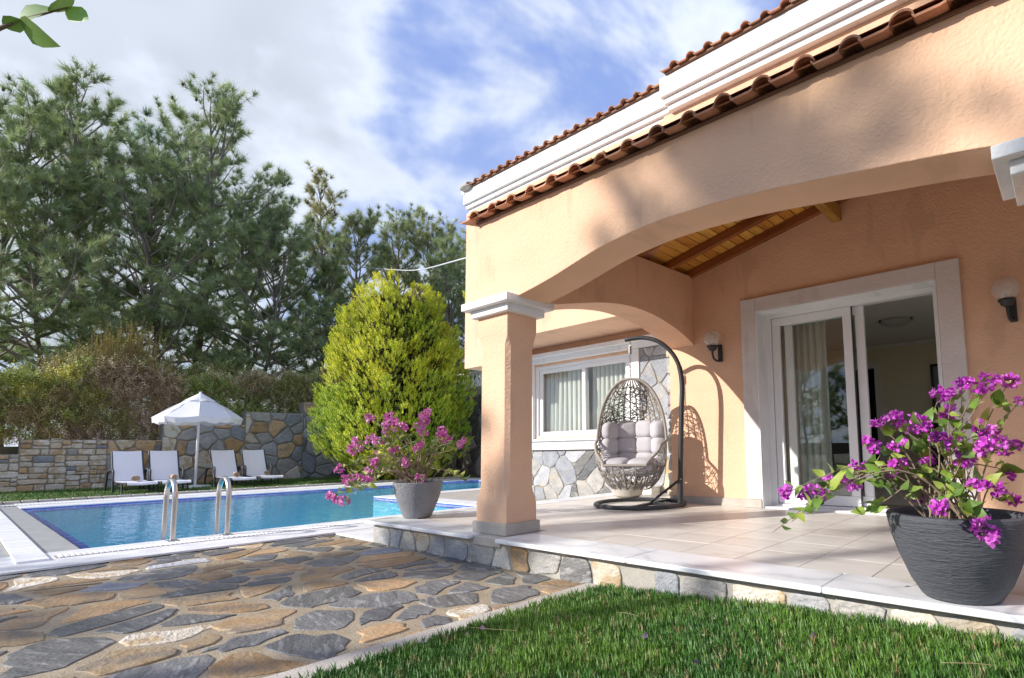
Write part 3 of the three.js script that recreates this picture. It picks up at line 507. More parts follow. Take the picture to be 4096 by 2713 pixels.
{   // sliding glass door with its rendered surround; right half stands open
  const d = hp('door_surround', merge([bx(-2.70, -2.532, 0.29, 2.44, ZW, ZW + 0.045, 0.008), bx(-0.808, -0.625, 0.29, 2.44, ZW, ZW + 0.045, 0.008), bx(-2.532, -0.808, 2.292, 2.44, ZW, ZW + 0.045, 0.008)]), MT.trim);
  wpart2(d, 'surround_base', merge([bx(-2.712, -2.53, 0.203, 0.29, ZW, ZW + 0.058, 0.004), bx(-0.81, -0.615, 0.203, 0.29, ZW, ZW + 0.058, 0.004)]), MT.concrete);
  const zf = ZW - 0.20;
  wpart2(d, 'reveal', merge([bx(-2.531, -2.519, 0.205, 2.289, zf + 0.021, ZW + 0.043), bx(-0.821, -0.809, 0.205, 2.289, zf + 0.021, ZW + 0.043), bx(-2.519, -0.821, 2.278, 2.2905, zf + 0.021, ZW + 0.043)]), MT.white);
  const dr = hp('sliding_door', merge([bx(-2.53, -2.455, T + 0.03, 2.29, zf - 0.09, zf + 0.02, 0.004), bx(-0.875, -0.81, T + 0.03, 2.29, zf - 0.09, zf + 0.02, 0.004), bx(-2.455, -0.875, 2.235, 2.29, zf - 0.09, zf + 0.02, 0.004), bx(-2.53, -0.81, T - 0.003, T + 0.03, zf - 0.09, zf + 0.03, 0.004)]), MT.pvc);
  const lf = (x0, x1, z, k, kb) => { wpart2(dr, 'door_leaf', merge([bx(x0, x1, T + 0.035, T + 0.035 + kb, z - 0.045, z, 0.005), bx(x0, x1, 2.232 - k, 2.232, z - 0.045, z, 0.005), bx(x0, x0 + k, T + 0.035 + kb, 2.232 - k, z - 0.045, z, 0.005), bx(x1 - k, x1, T + 0.035 + kb, 2.232 - k, z - 0.045, z, 0.005)]), MT.pvc); wpart2(dr, 'pane', bx(x0 + k - 0.005, x1 - k + 0.005, T + 0.03 + kb, 2.24 - k, z - 0.026, z - 0.02), MT.glass); };
  lf(-2.45, -1.61, zf + 0.005, 0.085, 0.10); lf(-2.33, -1.505, zf - 0.05, 0.085, 0.10);
  wpart2(dr, 'door_seal', bx(-1.607, -1.602, T + 0.04, 2.23, zf - 0.03, zf + 0.002), MT.black);
  hp('door_step', bx(-2.53, -0.81, 0.188, T + 0.012, ZW - 0.30, ZW + 0.02, 0.006), MT.marble);
  // the room inside
  const rm = hp('living_room', merge([bx(-3.4, 1.2, 2.47, 2.55, -9.55, ZW - 0.251), bx(-3.4, 1.2, 0.12, 0.19, -9.55, ZW - 0.251)]), MT.ceil);
  wpart2(rm, 'inner_wall', merge([wallHole(-3.4, 1.2, 0.19, 2.47, -3.25, -2.40, 0.19, 2.10, -9.62, -9.5), bx(-3.46, -3.4, 0.19, 2.47, -9.55, ZW - 0.251), bx(1.2, 1.26, 0.19, 1.0, -9.55, ZW - 0.251), bx(1.2, 1.26, 2.25, 2.47, -9.55, ZW - 0.251), bx(1.2, 1.26, 1.0, 2.25, -9.55, -9.0), bx(1.2, 1.26, 1.0, 2.25, -6.4, ZW - 0.251)]), MT.room);
  wpart2(rm, 'added_side_window', bx(1.226, 1.234, 1.0, 2.25, -9.0, -6.4), MT.glass);  // unseen window added to let daylight brighten the room
  wpart2(rm, 'dark_passage', merge([bx(-3.4, -2.2, 0.19, 2.4, -10.9, -10.8), bx(-3.46, -3.4, 0.19, 2.4, -10.8, -9.62), bx(-2.25, -2.2, 0.19, 2.4, -10.8, -9.62), bx(-3.4, -2.25, 2.3, 2.36, -10.8, -9.62), bx(-3.4, -2.25, 0.12, 0.19, -10.8, -9.62)]), MT.darkwood);
  wpart2(rm, 'door_casing', merge([bx(-2.40, -2.31, 0.19, 2.10, -9.5, -9.475), bx(-3.34, -3.25, 0.19, 2.10, -9.5, -9.475), bx(-3.34, -2.31, 2.10, 2.19, -9.5, -9.475)]), MT.ceil);
  wpart2(rm, 'cornice', merge([bx(-3.4, 1.2, 2.40, 2.468, -9.5, -9.44, 0.02), bx(-3.4, -3.34, 2.40, 2.468, -9.44, ZW - 0.26, 0.02)]), MT.ceil);
  hp('rear_block', merge([bx(-3.4, 1.258, 2.56, 5.01, -12, -5.68), bx(-3.68, -3.47, -0.05, 2.62, -12, -5.68), bx(-3.46, 1.26, -0.05, 4.9, -12.2, -12)]), MT.peach);
}
// fascia and eaves tiles of the main roof
function fascia(x0, x1, y, z, n, sp, seed, back) {
  const f = hp('roof_fascia', merge([bx(x0, x1, y + 0.15, y + 0.40, z - 0.3, z, 0.006), bx(x0 + 0.03, x1, y + 0.075, y + 0.15, z - 0.3, z - 0.045, 0.005), bx(x0 + 0.06, x1, y, y + 0.075, z - 0.3, z - 0.09, 0.005), bx(x0 + 0.01, x1, y + 0.26, y + 0.401, back, z - 0.3)]), MT.white);
  wpart2(f, 'tile_bed', bx(x0 + 0.1, x1, y + 0.401, y + 0.425, z - 0.22, z + 0.03), MT.bed);
  tileRun(f, n, sp, V(x0 + 0.06, y + 0.425, z + 0.07), V(1, 0, 0), 0.24, 0.42, seed, 2);
  plugs(f, n, sp, V(x0 + 0.06, y + 0.42, z + 0.05));
  return f;
}
{
  const f1 = fascia(-8.06, -3.66, 5.04, -5.47, 20, 0.219, 81, -11);
  wpart2(f1, 'end_cap', bx(-8.09, -8.0, 5.37, 5.45, -5.8, -5.455, 0.006), MT.white);
  wpart2(f1, 'cement_fillet', (() => { const g = new THREE.IcosahedronGeometry(0.12, 2); g.scale(1.2, 0.4, 0.8); g.translate(-7.93, 5.46, -5.44); return muv(g); })(), MT.concrete);
  const f2 = fascia(-3.62, 1.5, 5.0, -5.25, 21, 0.235, 85, -12);
}
// ---------------------------------------------------------------- garden walls of natural stone
{
  const WX = -19.7, r = rng(91);
  const wall = thing('stone_wall', 'stepped natural stone retaining wall behind the sun loungers', 'wall', [WX, 0, -3.5]);
  const bodies = [[-1.08, 4.2, 0.93], [-3.75, -1.08, 1.28], [-5.72, -3.75, 1.75], [-7.36, -5.72, 2.16], [-9.0, -7.36, 2.55], [-11.3, -9.0, 2.3]];
  wpart(wall, 'wall_core', merge(bodies.map(([a, b, h]) => bx(WX - 0.42, WX, -0.05, h, a + 0.001, b - 0.001))), MT.cement);
  const mp = (z1) => (a, b, n) => [WX + n, b, z1 - a];
  const W1 = [['pale', 8], ['ochre', 1.4], ['grey', 0.4]], W2 = [['grey', 3.4], ['ochre', 4.6], ['slate', 0.2], ['pale', 3.0]];
  stones(wall, courses(2.6, 0.92, r), mp(1.5), W1, r, 0.03, 0.014, 'stone', { cut: 0.14, jag: 0.012, rough: 0.6 });
  stones(wall, courses(1.55, 1.27, r), mp(-1.09), W1, r, 0.03, 0.014, 'stone', { cut: 0.14, jag: 0.012, rough: 0.6 });
  stones(wall, cells([[0, 0], [1.09, 0], [1.09, 1.26], [0, 1.26]], 0.46, 0.035, r, 0.45), mp(-2.65), W2, r, 0.03, 0.016, 'stone', { cut: 0.13, jag: 0.018, rough: 0.5 });
  stones(wall, cells([[0, 0], [1.95, 0], [1.95, 1.73], [0, 1.73]], 0.40, 0.035, r, 0.45), mp(-3.76), W2, r, 0.03, 0.016, 'stone', { cut: 0.13, jag: 0.018, rough: 0.5 });
  stones(wall, cells([[0, 0], [1.62, 0], [1.62, 2.14], [0, 2.14]], 0.38, 0.035, r, 0.45), mp(-5.73), W2, r, 0.03, 0.016, 'stone', { cut: 0.13, jag: 0.018, rough: 0.5 });
  stones(wall, cells([[0, 0], [1.6, 0], [1.6, 2.53], [0, 2.53]], 0.42, 0.035, r, 0.45), mp(-7.38), [['grey', 4], ['slate', 4], ['ochre', 0.5]], r, 0.03, 0.016, 'stone', { cut: 0.13, jag: 0.018, rough: 0.5 });
}
{
  const WZ = -11.3, r = rng(93);
  const wall = thing('garden_wall', 'dark stone wall under the white balusters beyond the pool', 'wall', [-15.5, 0, WZ]);
  wpart(wall, 'wall_core', bx(-19.6, -10, -0.05, 3.02, WZ - 0.4, WZ), MT.cement);
  stones(wall, cells([[-18.5, 0], [-13.0, 0], [-13.0, 3.0], [-18.5, 3.0]], 0.42, 0.035, r, 0.45), (a, b, n) => [a, b, WZ + n], [['grey', 4], ['slate', 4], ['ochre', 0.8]], r, 0.03, 0.016, 'stone', { cut: 0.13, jag: 0.018, rough: 0.5 });
  const bal = thing('balustrade', 'row of white turned balusters on the stone wall beside the porch', 'balustrade', [-15, 3.02, WZ - 0.15]);
  wpart(bal, 'bottom_rail', bx(-18.5, -12, 3.02, 3.08, WZ - 0.25, WZ - 0.05, 0.01), MT.white);
  wpart(bal, 'top_rail', bx(-18.5, -12, 3.52, 3.60, WZ - 0.26, WZ - 0.04, 0.01), MT.white);
  const bg = lathe([[0.05, 0], [0.055, 0.02], [0.03, 0.05], [0.05, 0.10], [0.075, 0.17], [0.07, 0.22], [0.035, 0.31], [0.028, 0.36], [0.045, 0.40], [0.05, 0.44]], 14);
  for (let x = -18.3; x < -12.2; x += 0.24) wpart(bal, 'baluster', bg, MT.white).position.add(V(x, 3.08, WZ - 0.15));
}
// ---------------------------------------------------------------- pool ladder
{
  const l = thing('pool_ladder', 'stainless steel pool ladder with two curved handrails', 'pool ladder', [-6.95, 0, -1.65]);
  for (const z of [-1.43, -1.872]) {
    const pts = [V(-6.83, 0.012, z), V(-6.83, 0.42, z)]; for (let k = 1; k <= 12; k++) { const a = Math.PI * k / 12; pts.push(V(-7.0 + Math.cos(a) * 0.17, 0.42 + Math.sin(a) * 0.175, z)); } pts.push(V(-7.17, 0.2, z), V(-7.17, -1.0, z));
    wpart(l, 'handrail', tube(pts, 0.0235, 14), MT.steel);
    wpart(l, 'flange', (() => { const g = lathe([[0.024, 0.02], [0.03, 0.018], [0.055, 0.006], [0.056, 0]], 24); g.translate(-6.83, 0.013, z); return g; })(), MT.steel);
  }
  for (const y of [-0.3, -0.58, -0.86]) wpart(l, 'tread', bx(-7.21, -7.13, y, y + 0.025, -1.872, -1.43, 0.008), MT.steel);
}
// ---------------------------------------------------------------- sun loungers, towels, parasol
{
  const grp = 'white sun loungers in front of the stone wall';
  const L = thing('sun_lounger', 'leftmost white sun lounger with raised back on the far lawn', 'sun lounger', [-16.0, 0, -2.78], grp);
  const w = 0.255, sheet = (pts, t) => { const top = pts, n = pts.length, P = [], U = [], I = []; for (const s of [0, 1]) for (let i = 0; i < n; i++) for (const z of [-w, 0, w]) { P.push(top[i][0], top[i][1] - s * t - (z === 0 ? 0.012 : 0), z); U.push(top[i][0] + top[i][1], z); } for (const s of [0, 1]) for (let i = 0; i < n - 1; i++) for (let k = 0; k < 2; k++) { const a = s * n * 3 + i * 3 + k, b = a + 3; s ? I.push(a, b, a + 1, b, b + 1, a + 1) : I.push(a, a + 1, b, b, a + 1, b + 1); } const g = new THREE.BufferGeometry(); g.setAttribute('position', new THREE.Float32BufferAttribute(P, 3)); g.setAttribute('uv', new THREE.Float32BufferAttribute(U, 2)); g.setIndex(I); g.computeVertexNormals(); return g; };
  part(L, 'seat_sling', sheet([[0.0, 0.285], [0.3, 0.268], [0.62, 0.262], [0.9, 0.268], [1.16, 0.285], [1.22, 0.272], [1.25, 0.235]], 0.012), MT.sling);
  part(L, 'back_sling', sheet([[-0.005, 0.29], [-0.13, 0.46], [-0.26, 0.67], [-0.38, 0.89], [-0.42, 0.965], [-0.445, 0.965], [-0.44, 0.92]], 0.012), MT.sling);
  for (const z of [-0.272, 0.272]) {
    part(L, 'side_rail', tube([V(-0.06, 0.26, z), V(0.4, 0.255, z), V(0.9, 0.255, z), V(1.2, 0.268, z), V(1.25, 0.232, z)], 0.016, 6), MT.anth);
    part(L, 'back_rail', tube([V(0, 0.27, z), V(-0.13, 0.45, z), V(-0.38, 0.88, z), V(-0.43, 0.955, z)], 0.016, 6), MT.anth);
    const zz = z * 1.13;
    part(L, 'arm_frame', tube([V(0.20, 0, zz), V(0.16, 0.3, zz), V(0.14, 0.49, zz), V(0.08, 0.535, zz), V(-0.2, 0.52, zz), V(-0.42, 0.49, zz), V(-0.48, 0.44, zz), V(-0.55, 0.2, zz), V(-0.6, 0, zz)], 0.022, 6), MT.anth);
    part(L, 'leg', tube([V(0.82, 0.25, z * 0.98), V(0.9, 0, z)], 0.017, 6), MT.anth);
  }
  part(L, 'cross_bar', tube([V(-0.5, 0.3, -0.32), V(-0.5, 0.3, 0.32)], 0.012, 5), MT.anth);
  part(L, 'cross_bar', tube([V(0.86, 0.12, -0.28), V(0.86, 0.12, 0.28)], 0.012, 5), MT.anth);
  const towel = (() => { const s = new THREE.Shape(), out = [], inn = []; for (let k = 0; k <= 60; k++) { const a = k / 60 * Math.PI * 7.2, rr = 0.010 + 0.052 * k / 60; out.push([Math.cos(a) * (rr + 0.0045), Math.sin(a) * (rr + 0.0045)]); inn.push([Math.cos(a) * (rr - 0.0035), Math.sin(a) * (rr - 0.0035)]); } s.moveTo(...out[0]); out.slice(1).forEach((p) => s.lineTo(...p)); inn.reverse().forEach((p) => s.lineTo(...p)); const g = new THREE.ExtrudeGeometry(s, { depth: 0.24, bevelEnabled: false }); g.translate(0, 0, -0.12); g.rotateY(Math.PI / 2 - 0.5); return muv(g); })();
  const spots = [[-16.9, -2.68], [-16.85, -3.32], [-17.05, -4.60], [-17.45, -5.40]];
  const lab = ['leftmost white sun lounger with raised back on the far lawn', 'white sun lounger just left of the parasol pole', 'white sun lounger just right of the parasol pole', 'rightmost white sun lounger, nearest the golden cypress'];
  const tl = ['rolled beige towel on the leftmost sun lounger', 'rolled beige towel on the lounger just left of the parasol pole', 'rolled beige towel on the lounger just right of the parasol', 'rolled beige towel on the rightmost sun lounger'];
  spots.forEach(([x, z], i) => {
    let o = L; if (i) { o = L.clone(); o.name = uniq('sun_lounger'); scene.add(o); o.userData = { ...L.userData, label: lab[i] }; }
    o.position.set(x, 0, z); o.rotation.y = [0.02, -0.03, 0.03, -0.02][i];
    const t = part(scene, uniq('rolled_towel'), towel, MT.towel, [x + 0.32, 0.332, z - 0.06 - 0.03 * i]); t.rotation.y = [0.2, 0.5, 0.35, 0.1][i]; tag(t, tl[i], 'towel', 'rolled towels on the loungers');
  });
}
{
  const u = thing('parasol', 'white canvas parasol with scalloped valance standing between the loungers', 'parasol', [-17.5, 0, -4.05]);
  part(u, 'base', lathe([[0, 0.085], [0.06, 0.085], [0.30, 0.07], [0.36, 0.05], [0.37, 0], [0, 0]], 32), MT.paintw);
  part(u, 'pole', tube([V(0, 0.05, 0), V(0, 1.3, 0), V(0, 2.42, 0)], 0.03, 12), MT.paintw);
  const N = 8, R = 0.94, yE = 1.80, yA = 2.45, yv = 2.22, rv = 0.37, off = Math.PI / 8 * 0.6;
  const pt = (k, r, y, sag) => V(Math.cos(off + k * 2 * Math.PI / N) * r, y - sag, Math.sin(off + k * 2 * Math.PI / N) * r);
  for (let k = 0; k < N; k++) {
    const t = [], row = 6, col = 6, q = (i, j) => { const f = i / row, r = lerp(0.30, R, f), a = k + j / col, m = Math.sin(Math.PI * j / col), d = 1 - 0.0605 * m * 0.9; return pt(a, r * (1 - 0.045 * m), lerp(2.255, yE, Math.pow(f, 0.92)), 0.035 * m * f); };
    for (let i = 0; i < row; i++) for (let j = 0; j < col; j++) { const a = q(i, j), b = q(i, j + 1), c = q(i + 1, j), d = q(i + 1, j + 1); t.push(...a, ...b, ...c, ...b, ...d, ...c); }
    part(u, 'canopy_panel', muv(soup(t)), MT.canvas);
    const v = [], e = (j, s) => { const p = q(row, j), m = Math.abs(Math.sin(Math.PI * j / col)); return V(p.x * (1 - 0.03 * s), p.y - s * (0.13 + 0.02 * Math.sin(j * 2.1 + k)), p.z * (1 - 0.03 * s)).add(V(0.012 * Math.sin(j * 3 + k * 2) * s, 0, 0.012 * Math.cos(j * 3 + k) * s)); };
    for (let j = 0; j < col; j++) { const a = e(j, 0), b = e(j + 1, 0), c = e(j, 1), d = e(j + 1, 1); v.push(...a, ...c, ...b, ...b, ...c, ...d); }
    part(u, 'valance', muv(soup(v)), MT.canvas);
    const c = [], w = (i, j) => { const f = i / 3, m = Math.sin(Math.PI * j / 4); return pt(k + j / 4, lerp(0.02, rv, f) * (1 - 0.04 * m), lerp(yA, yv, f) + (i === 3 ? -0.02 + 0.035 * m : 0), 0); };
    for (let i = 0; i < 3; i++) for (let j = 0; j < 4; j++) { const a = w(i, j), b = w(i, j + 1), d = w(i + 1, j), e2 = w(i + 1, j + 1); c.push(...a, ...b, ...d, ...b, ...e2, ...d); }
    part(u, 'vent_panel', muv(soup(c)), MT.canvas);
    part(u, 'rib', tube([pt(k, 0.04, 2.37, 0), pt(k, 0.6, 2.05, 0), pt(k, R * 0.99, yE - 0.01, 0)], 0.008, 5), MT.paintw);
    part(u, 'strut', tube([pt(k, 0.04, 1.80, 0), pt(k, 0.52, 2.09, 0)], 0.007, 5), MT.paintw);
  }
  part(u, 'finial', lathe([[0, 0.05], [0.02, 0.04], [0.035, 0.01], [0.03, 0]], 12), MT.paintw, [0, 2.44, 0]);
}
// ---------------------------------------------------------------- hanging egg chair and its stand
{
  const ring = V(-3.77, T, -4.9), C0 = V(-3.80, 0.36, -4.79);
  const st = thing('chair_stand', 'black steel stand with ring base and curved arm over the hanging chair', 'chair stand', [ring.x, T, ring.z]);
  const rp = []; for (let k = 0; k < 48; k++) { const a = k / 48 * 2 * Math.PI; rp.push(V(Math.cos(a) * 0.495, 0.024, Math.sin(a) * 0.495)); }
  part(st, 'ring_base', tube(rp, 0.0235, 10, true), MT.char);
  const pb = V(0.47, 0.03, -0.10), tip = V(-0.04, 1.872, 0.11);
  const arm = spl([pb, V(0.49, 0.5, -0.10), V(0.515, 1.0, -0.10), V(0.53, 1.36, -0.10), V(0.50, 1.55, -0.085), V(0.42, 1.70, -0.055), V(0.29, 1.82, 0.0), V(0.13, 1.875, 0.05), tip, V(-0.075, 1.868, 0.12)], 60);
  part(st, 'pole', tube(arm, (t) => (t < 0.42 ? 0.0275 : 0.0245), 12), MT.black);
  part(st, 'sleeve', tube([V(0.47, 0.02, -0.10), V(0.482, 0.33, -0.10)], 0.031, 12), MT.black);
  part(st, 'brace', tube([V(0.481, 0.30, -0.10), V(0.14, 0.045, -0.02)], 0.014, 8), MT.black);
  part(st, 'cross_plate', (() => { const g = new RoundedBoxGeometry(0.36, 0.028, 0.055, 1, 0.006); g.rotateY(0.23); g.translate(0.31, 0.03, -0.06); return muv(g); })(), MT.char);
  part(st, 'cross_bar', (() => { const g = new RoundedBoxGeometry(0.06, 0.026, 0.94, 1, 0.006); g.rotateY(0.2); g.translate(0.13, 0.028, -0.01); return muv(g); })(), MT.char);
  part(st, 'bolt', (() => { const g = new THREE.SphereGeometry(0.009, 8, 6); g.translate(0.50, 0.30, -0.075); return g; })(), MT.steel);
  // chair
  const ch = thing('hanging_chair', 'woven rattan egg chair hanging from the black stand', 'hanging chair', [C0.x, C0.y, C0.z]);
  ch.rotation.y = 0.42;
  const Hh = 1.27;
  // egg: local +z is the open front; th measured from the back
  const rad = (t) => { const a = t < 0.34 ? Math.sqrt(1 - Math.pow((0.34 - t) / 0.365, 2)) : Math.pow(Math.max(0, 1 - Math.pow((t - 0.34) / 0.662, 2.5)), 0.5); return 0.395 * a; };
  const open = (t) => { if (t < 0.235) return Math.PI; if (t < 0.40) return lerp(2.5, 2.02, sm((t - 0.235) / 0.165)); if (t < 0.455) return lerp(2.02, 1.5, sm((t - 0.40) / 0.055)); return lerp(1.5, 1.5, (t - 0.455) / 0.545); };
  const S = (th, t) => { const r = rad(t), back = Math.cos(th), lean = t > 0.34 ? (t - 0.34) * 0.05 : 0; return V(Math.sin(th) * r * 1.0, t * Hh, -back * r * 0.88 - lean); };
  const r = rng(101), geos = [], ribs = [];
  for (let k = -6; k <= 6; k++) { const th = k / 6 * 1.38, pts = []; for (let i = 0; i <= 16; i++) pts.push(S(th, lerp(0.05, 0.985, i / 16))); ribs.push(tube(pts, 0.0075, 5, false, false)); }
  for (let k = -2; k <= 2; k++) { const th = Math.PI + k * 0.36, pts = []; for (let i = 0; i <= 6; i++) pts.push(S(th, lerp(0.03, 0.232, i / 6))); ribs.push(tube(pts, 0.0075, 5, false, false)); }
  part(ch, 'rib', merge(ribs), MT.wicker);
  const strand = (th, t, dth, dt, n, rr) => { const pts = []; for (let i = 0; i < n; i++) { if (t < 0.025 || t > 0.97 || Math.abs(mod(th + Math.PI, 2 * Math.PI) - Math.PI) > open(t)) break; pts.push(S(th, t)); const k = 0.4 / Math.max(0.12, rad(t)); th += dth * k; t += dt; dth += (r() - 0.5) * 0.02; dt += (r() - 0.5) * 0.006; } if (pts.length > 2) geos.push(tube(pts, rr, 4, false, false)); };
  for (let k = 0; k < 460; k++) { const a = (r() - 0.5) * 2.2; strand((r() - 0.5) * 2 * 1.5, 0.3 + 0.65 * r(), 0.055 * Math.cos(a) * (r() < 0.5 ? -1 : 1), 0.017 * Math.sin(a), 5 + Math.floor(r() * 7), 0.0042); }
  part(ch, 'hood_weave', merge(geos.splice(0)), MT.wickerdk);
  for (let k = 0; k < 420; k++) { const a = (r() - 0.5) * 2.6; strand((r() - 0.5) * 2 * Math.PI, 0.03 + 0.40 * r(), 0.06 * Math.cos(a) * (r() < 0.5 ? -1 : 1), 0.018 * Math.sin(a), 6 + Math.floor(r() * 8), 0.0042); }
  part(ch, 'wicker_weave', merge(geos), MT.wickerlt);
  const rim = []; for (const s of [-1, 1]) for (let i = 0; i <= 40; i++) { const f = s < 0 ? i / 40 : 1 - i / 40, t = lerp(0.238, 0.992, f); rim.push(S(s * open(t), t).multiply(V(1.02, 1, 1.02))); }
  part(ch, 'rim', tube(spl(rim, 150), 0.017, 8, true), MT.wickerlt);
  // chain and spring
  const lk = new THREE.TorusGeometry(0.014, 0.0032, 6, 12); lk.scale(0.75, 1.45, 1);
  const topY = 2.06 - C0.y, botY = Hh + 0.0, nL = 11;
  for (let k = 0; k < nL; k++) { const m = part(ch, 'chain_link', lk, MT.chain, [0, lerp(botY + 0.015, topY - 0.16, k / (nL - 1)), -0.035]); m.rotation.y = (k & 1) * Math.PI / 2 + 0.4; }
  part(ch, 'spring_cover', tube([V(0, topY - 0.145, -0.035), V(0, topY - 0.06, -0.035)], 0.02, 12), MT.steel);
  part(ch, 'hook', tube([V(0, topY - 0.06, -0.035), V(0.01, topY - 0.03, -0.035), V(0, topY + 0.0, -0.03), V(-0.01, topY + 0.02, -0.02)], 0.006, 6), MT.steel);
  // cushion: tufted pads
  const cu = thing('seat_cushion', 'tufted lavender grey cushion filling the hanging chair', 'cushion', [C0.x, C0.y, C0.z]); cu.rotation.y = 0.42;
  const pad = (w2, h2, d2, seed) => { const g = new THREE.SphereGeometry(1, 26, 18), p = g.attributes.position, e = 0.52; for (let i = 0; i < p.count; i++) { const f = (v) => Math.sign(v) * Math.pow(Math.abs(v), e); let x = f(p.getX(i)), y = f(p.getY(i)), z = Math.sign(p.getZ(i)) * Math.pow(Math.abs(p.getZ(i)), 0.8); const cr = Math.max(Math.abs(x), Math.abs(y)); const wr = 1 + 0.05 * Math.sin(x * 9 + seed) * Math.sin(y * 7 + seed * 2) * cr; p.setXYZ(i, x * w2 * (0.94 + 0.06 * (1 - Math.abs(y))), y * h2 * (0.94 + 0.06 * (1 - Math.abs(x))), z * d2 * wr); } g.computeVertexNormals(); return g; };
  let sd = 1;
  const put = (w2, h2, d2, th, t, k, tilt = 0) => { const b = S(th, t), m = part(cu, 'tufted_pad', pad(w2, h2, d2, sd++), MT.cushion, [b.x * k, b.y, b.z * k]); m.rotation.order = 'YXZ'; m.rotation.y = Math.atan2(-b.x, -b.z); m.rotation.x = tilt; return m; };
  [0.55, 0.41, 0.285].forEach((t, row) => { for (const s of [-1, 1]) { put(0.132, row === 2 ? 0.085 : 0.108, 0.085, s * 0.36, t, 0.83, -0.08 + 0.08 * row); put(0.125, row === 2 ? 0.085 : 0.105, 0.08, s * 1.06, t - 0.01, 0.84, 0); } });
  for (const s of [-1, 1]) { const m = part(cu, 'seat_pad', pad(0.155, 0.185, 0.075, sd++), MT.cushion, [s * 0.145, 0.30, 0.09]); m.rotation.x = -Math.PI / 2 + 0.10; }
  const m = part(cu, 'seat_base', pad(0.30, 0.26, 0.06, sd++), MT.cushion, [0, 0.235, 0.0]); m.rotation.x = -Math.PI / 2;
}
// ---------------------------------------------------------------- wall lamps, switch, indoor things
function sconce(x, y, label) {
  const s = thing('wall_lamp', label, 'wall lamp', [x, y, ZW], 'globe lamps on the porch wall');
  part(s, 'back_plate', bx(0.03 - 0.026, 0.03 + 0.026, -0.225, -0.03, 0, 0.03, 0.008), MT.black);
  part(s, 'arm', tube(spl([V(0.03, -0.19, 0.02), V(0.02, -0.22, 0.06), V(0.005, -0.20, 0.11), V(0, -0.15, 0.135), V(0, -0.10, 0.135)], 16), 0.012, 8), MT.black);
  part(s, 'holder', lathe([[0.02, -0.115], [0.045, -0.10], [0.05, -0.075], [0.062, -0.072], [0.062, -0.055], [0.03, -0.05]], 20), MT.black, [0, 0, 0.135]);
  part(s, 'globe', (() => { const g = new THREE.SphereGeometry(0.098, 32, 24); return g; })(), MT.globe, [0, 0.03, 0.135]);
  part(s, 'bulb', (() => { const g = new THREE.SphereGeometry(0.022, 12, 10); g.scale(1, 1.5, 1); return g; })(), MT.paintw, [0, -0.01, 0.135]);
  return s;
}
sconce(-3.01, 2.02, 'globe wall lamp left of the glass door, beside the side arch');
sconce(-0.305, 2.045, 'globe wall lamp right of the glass door, at the picture edge');
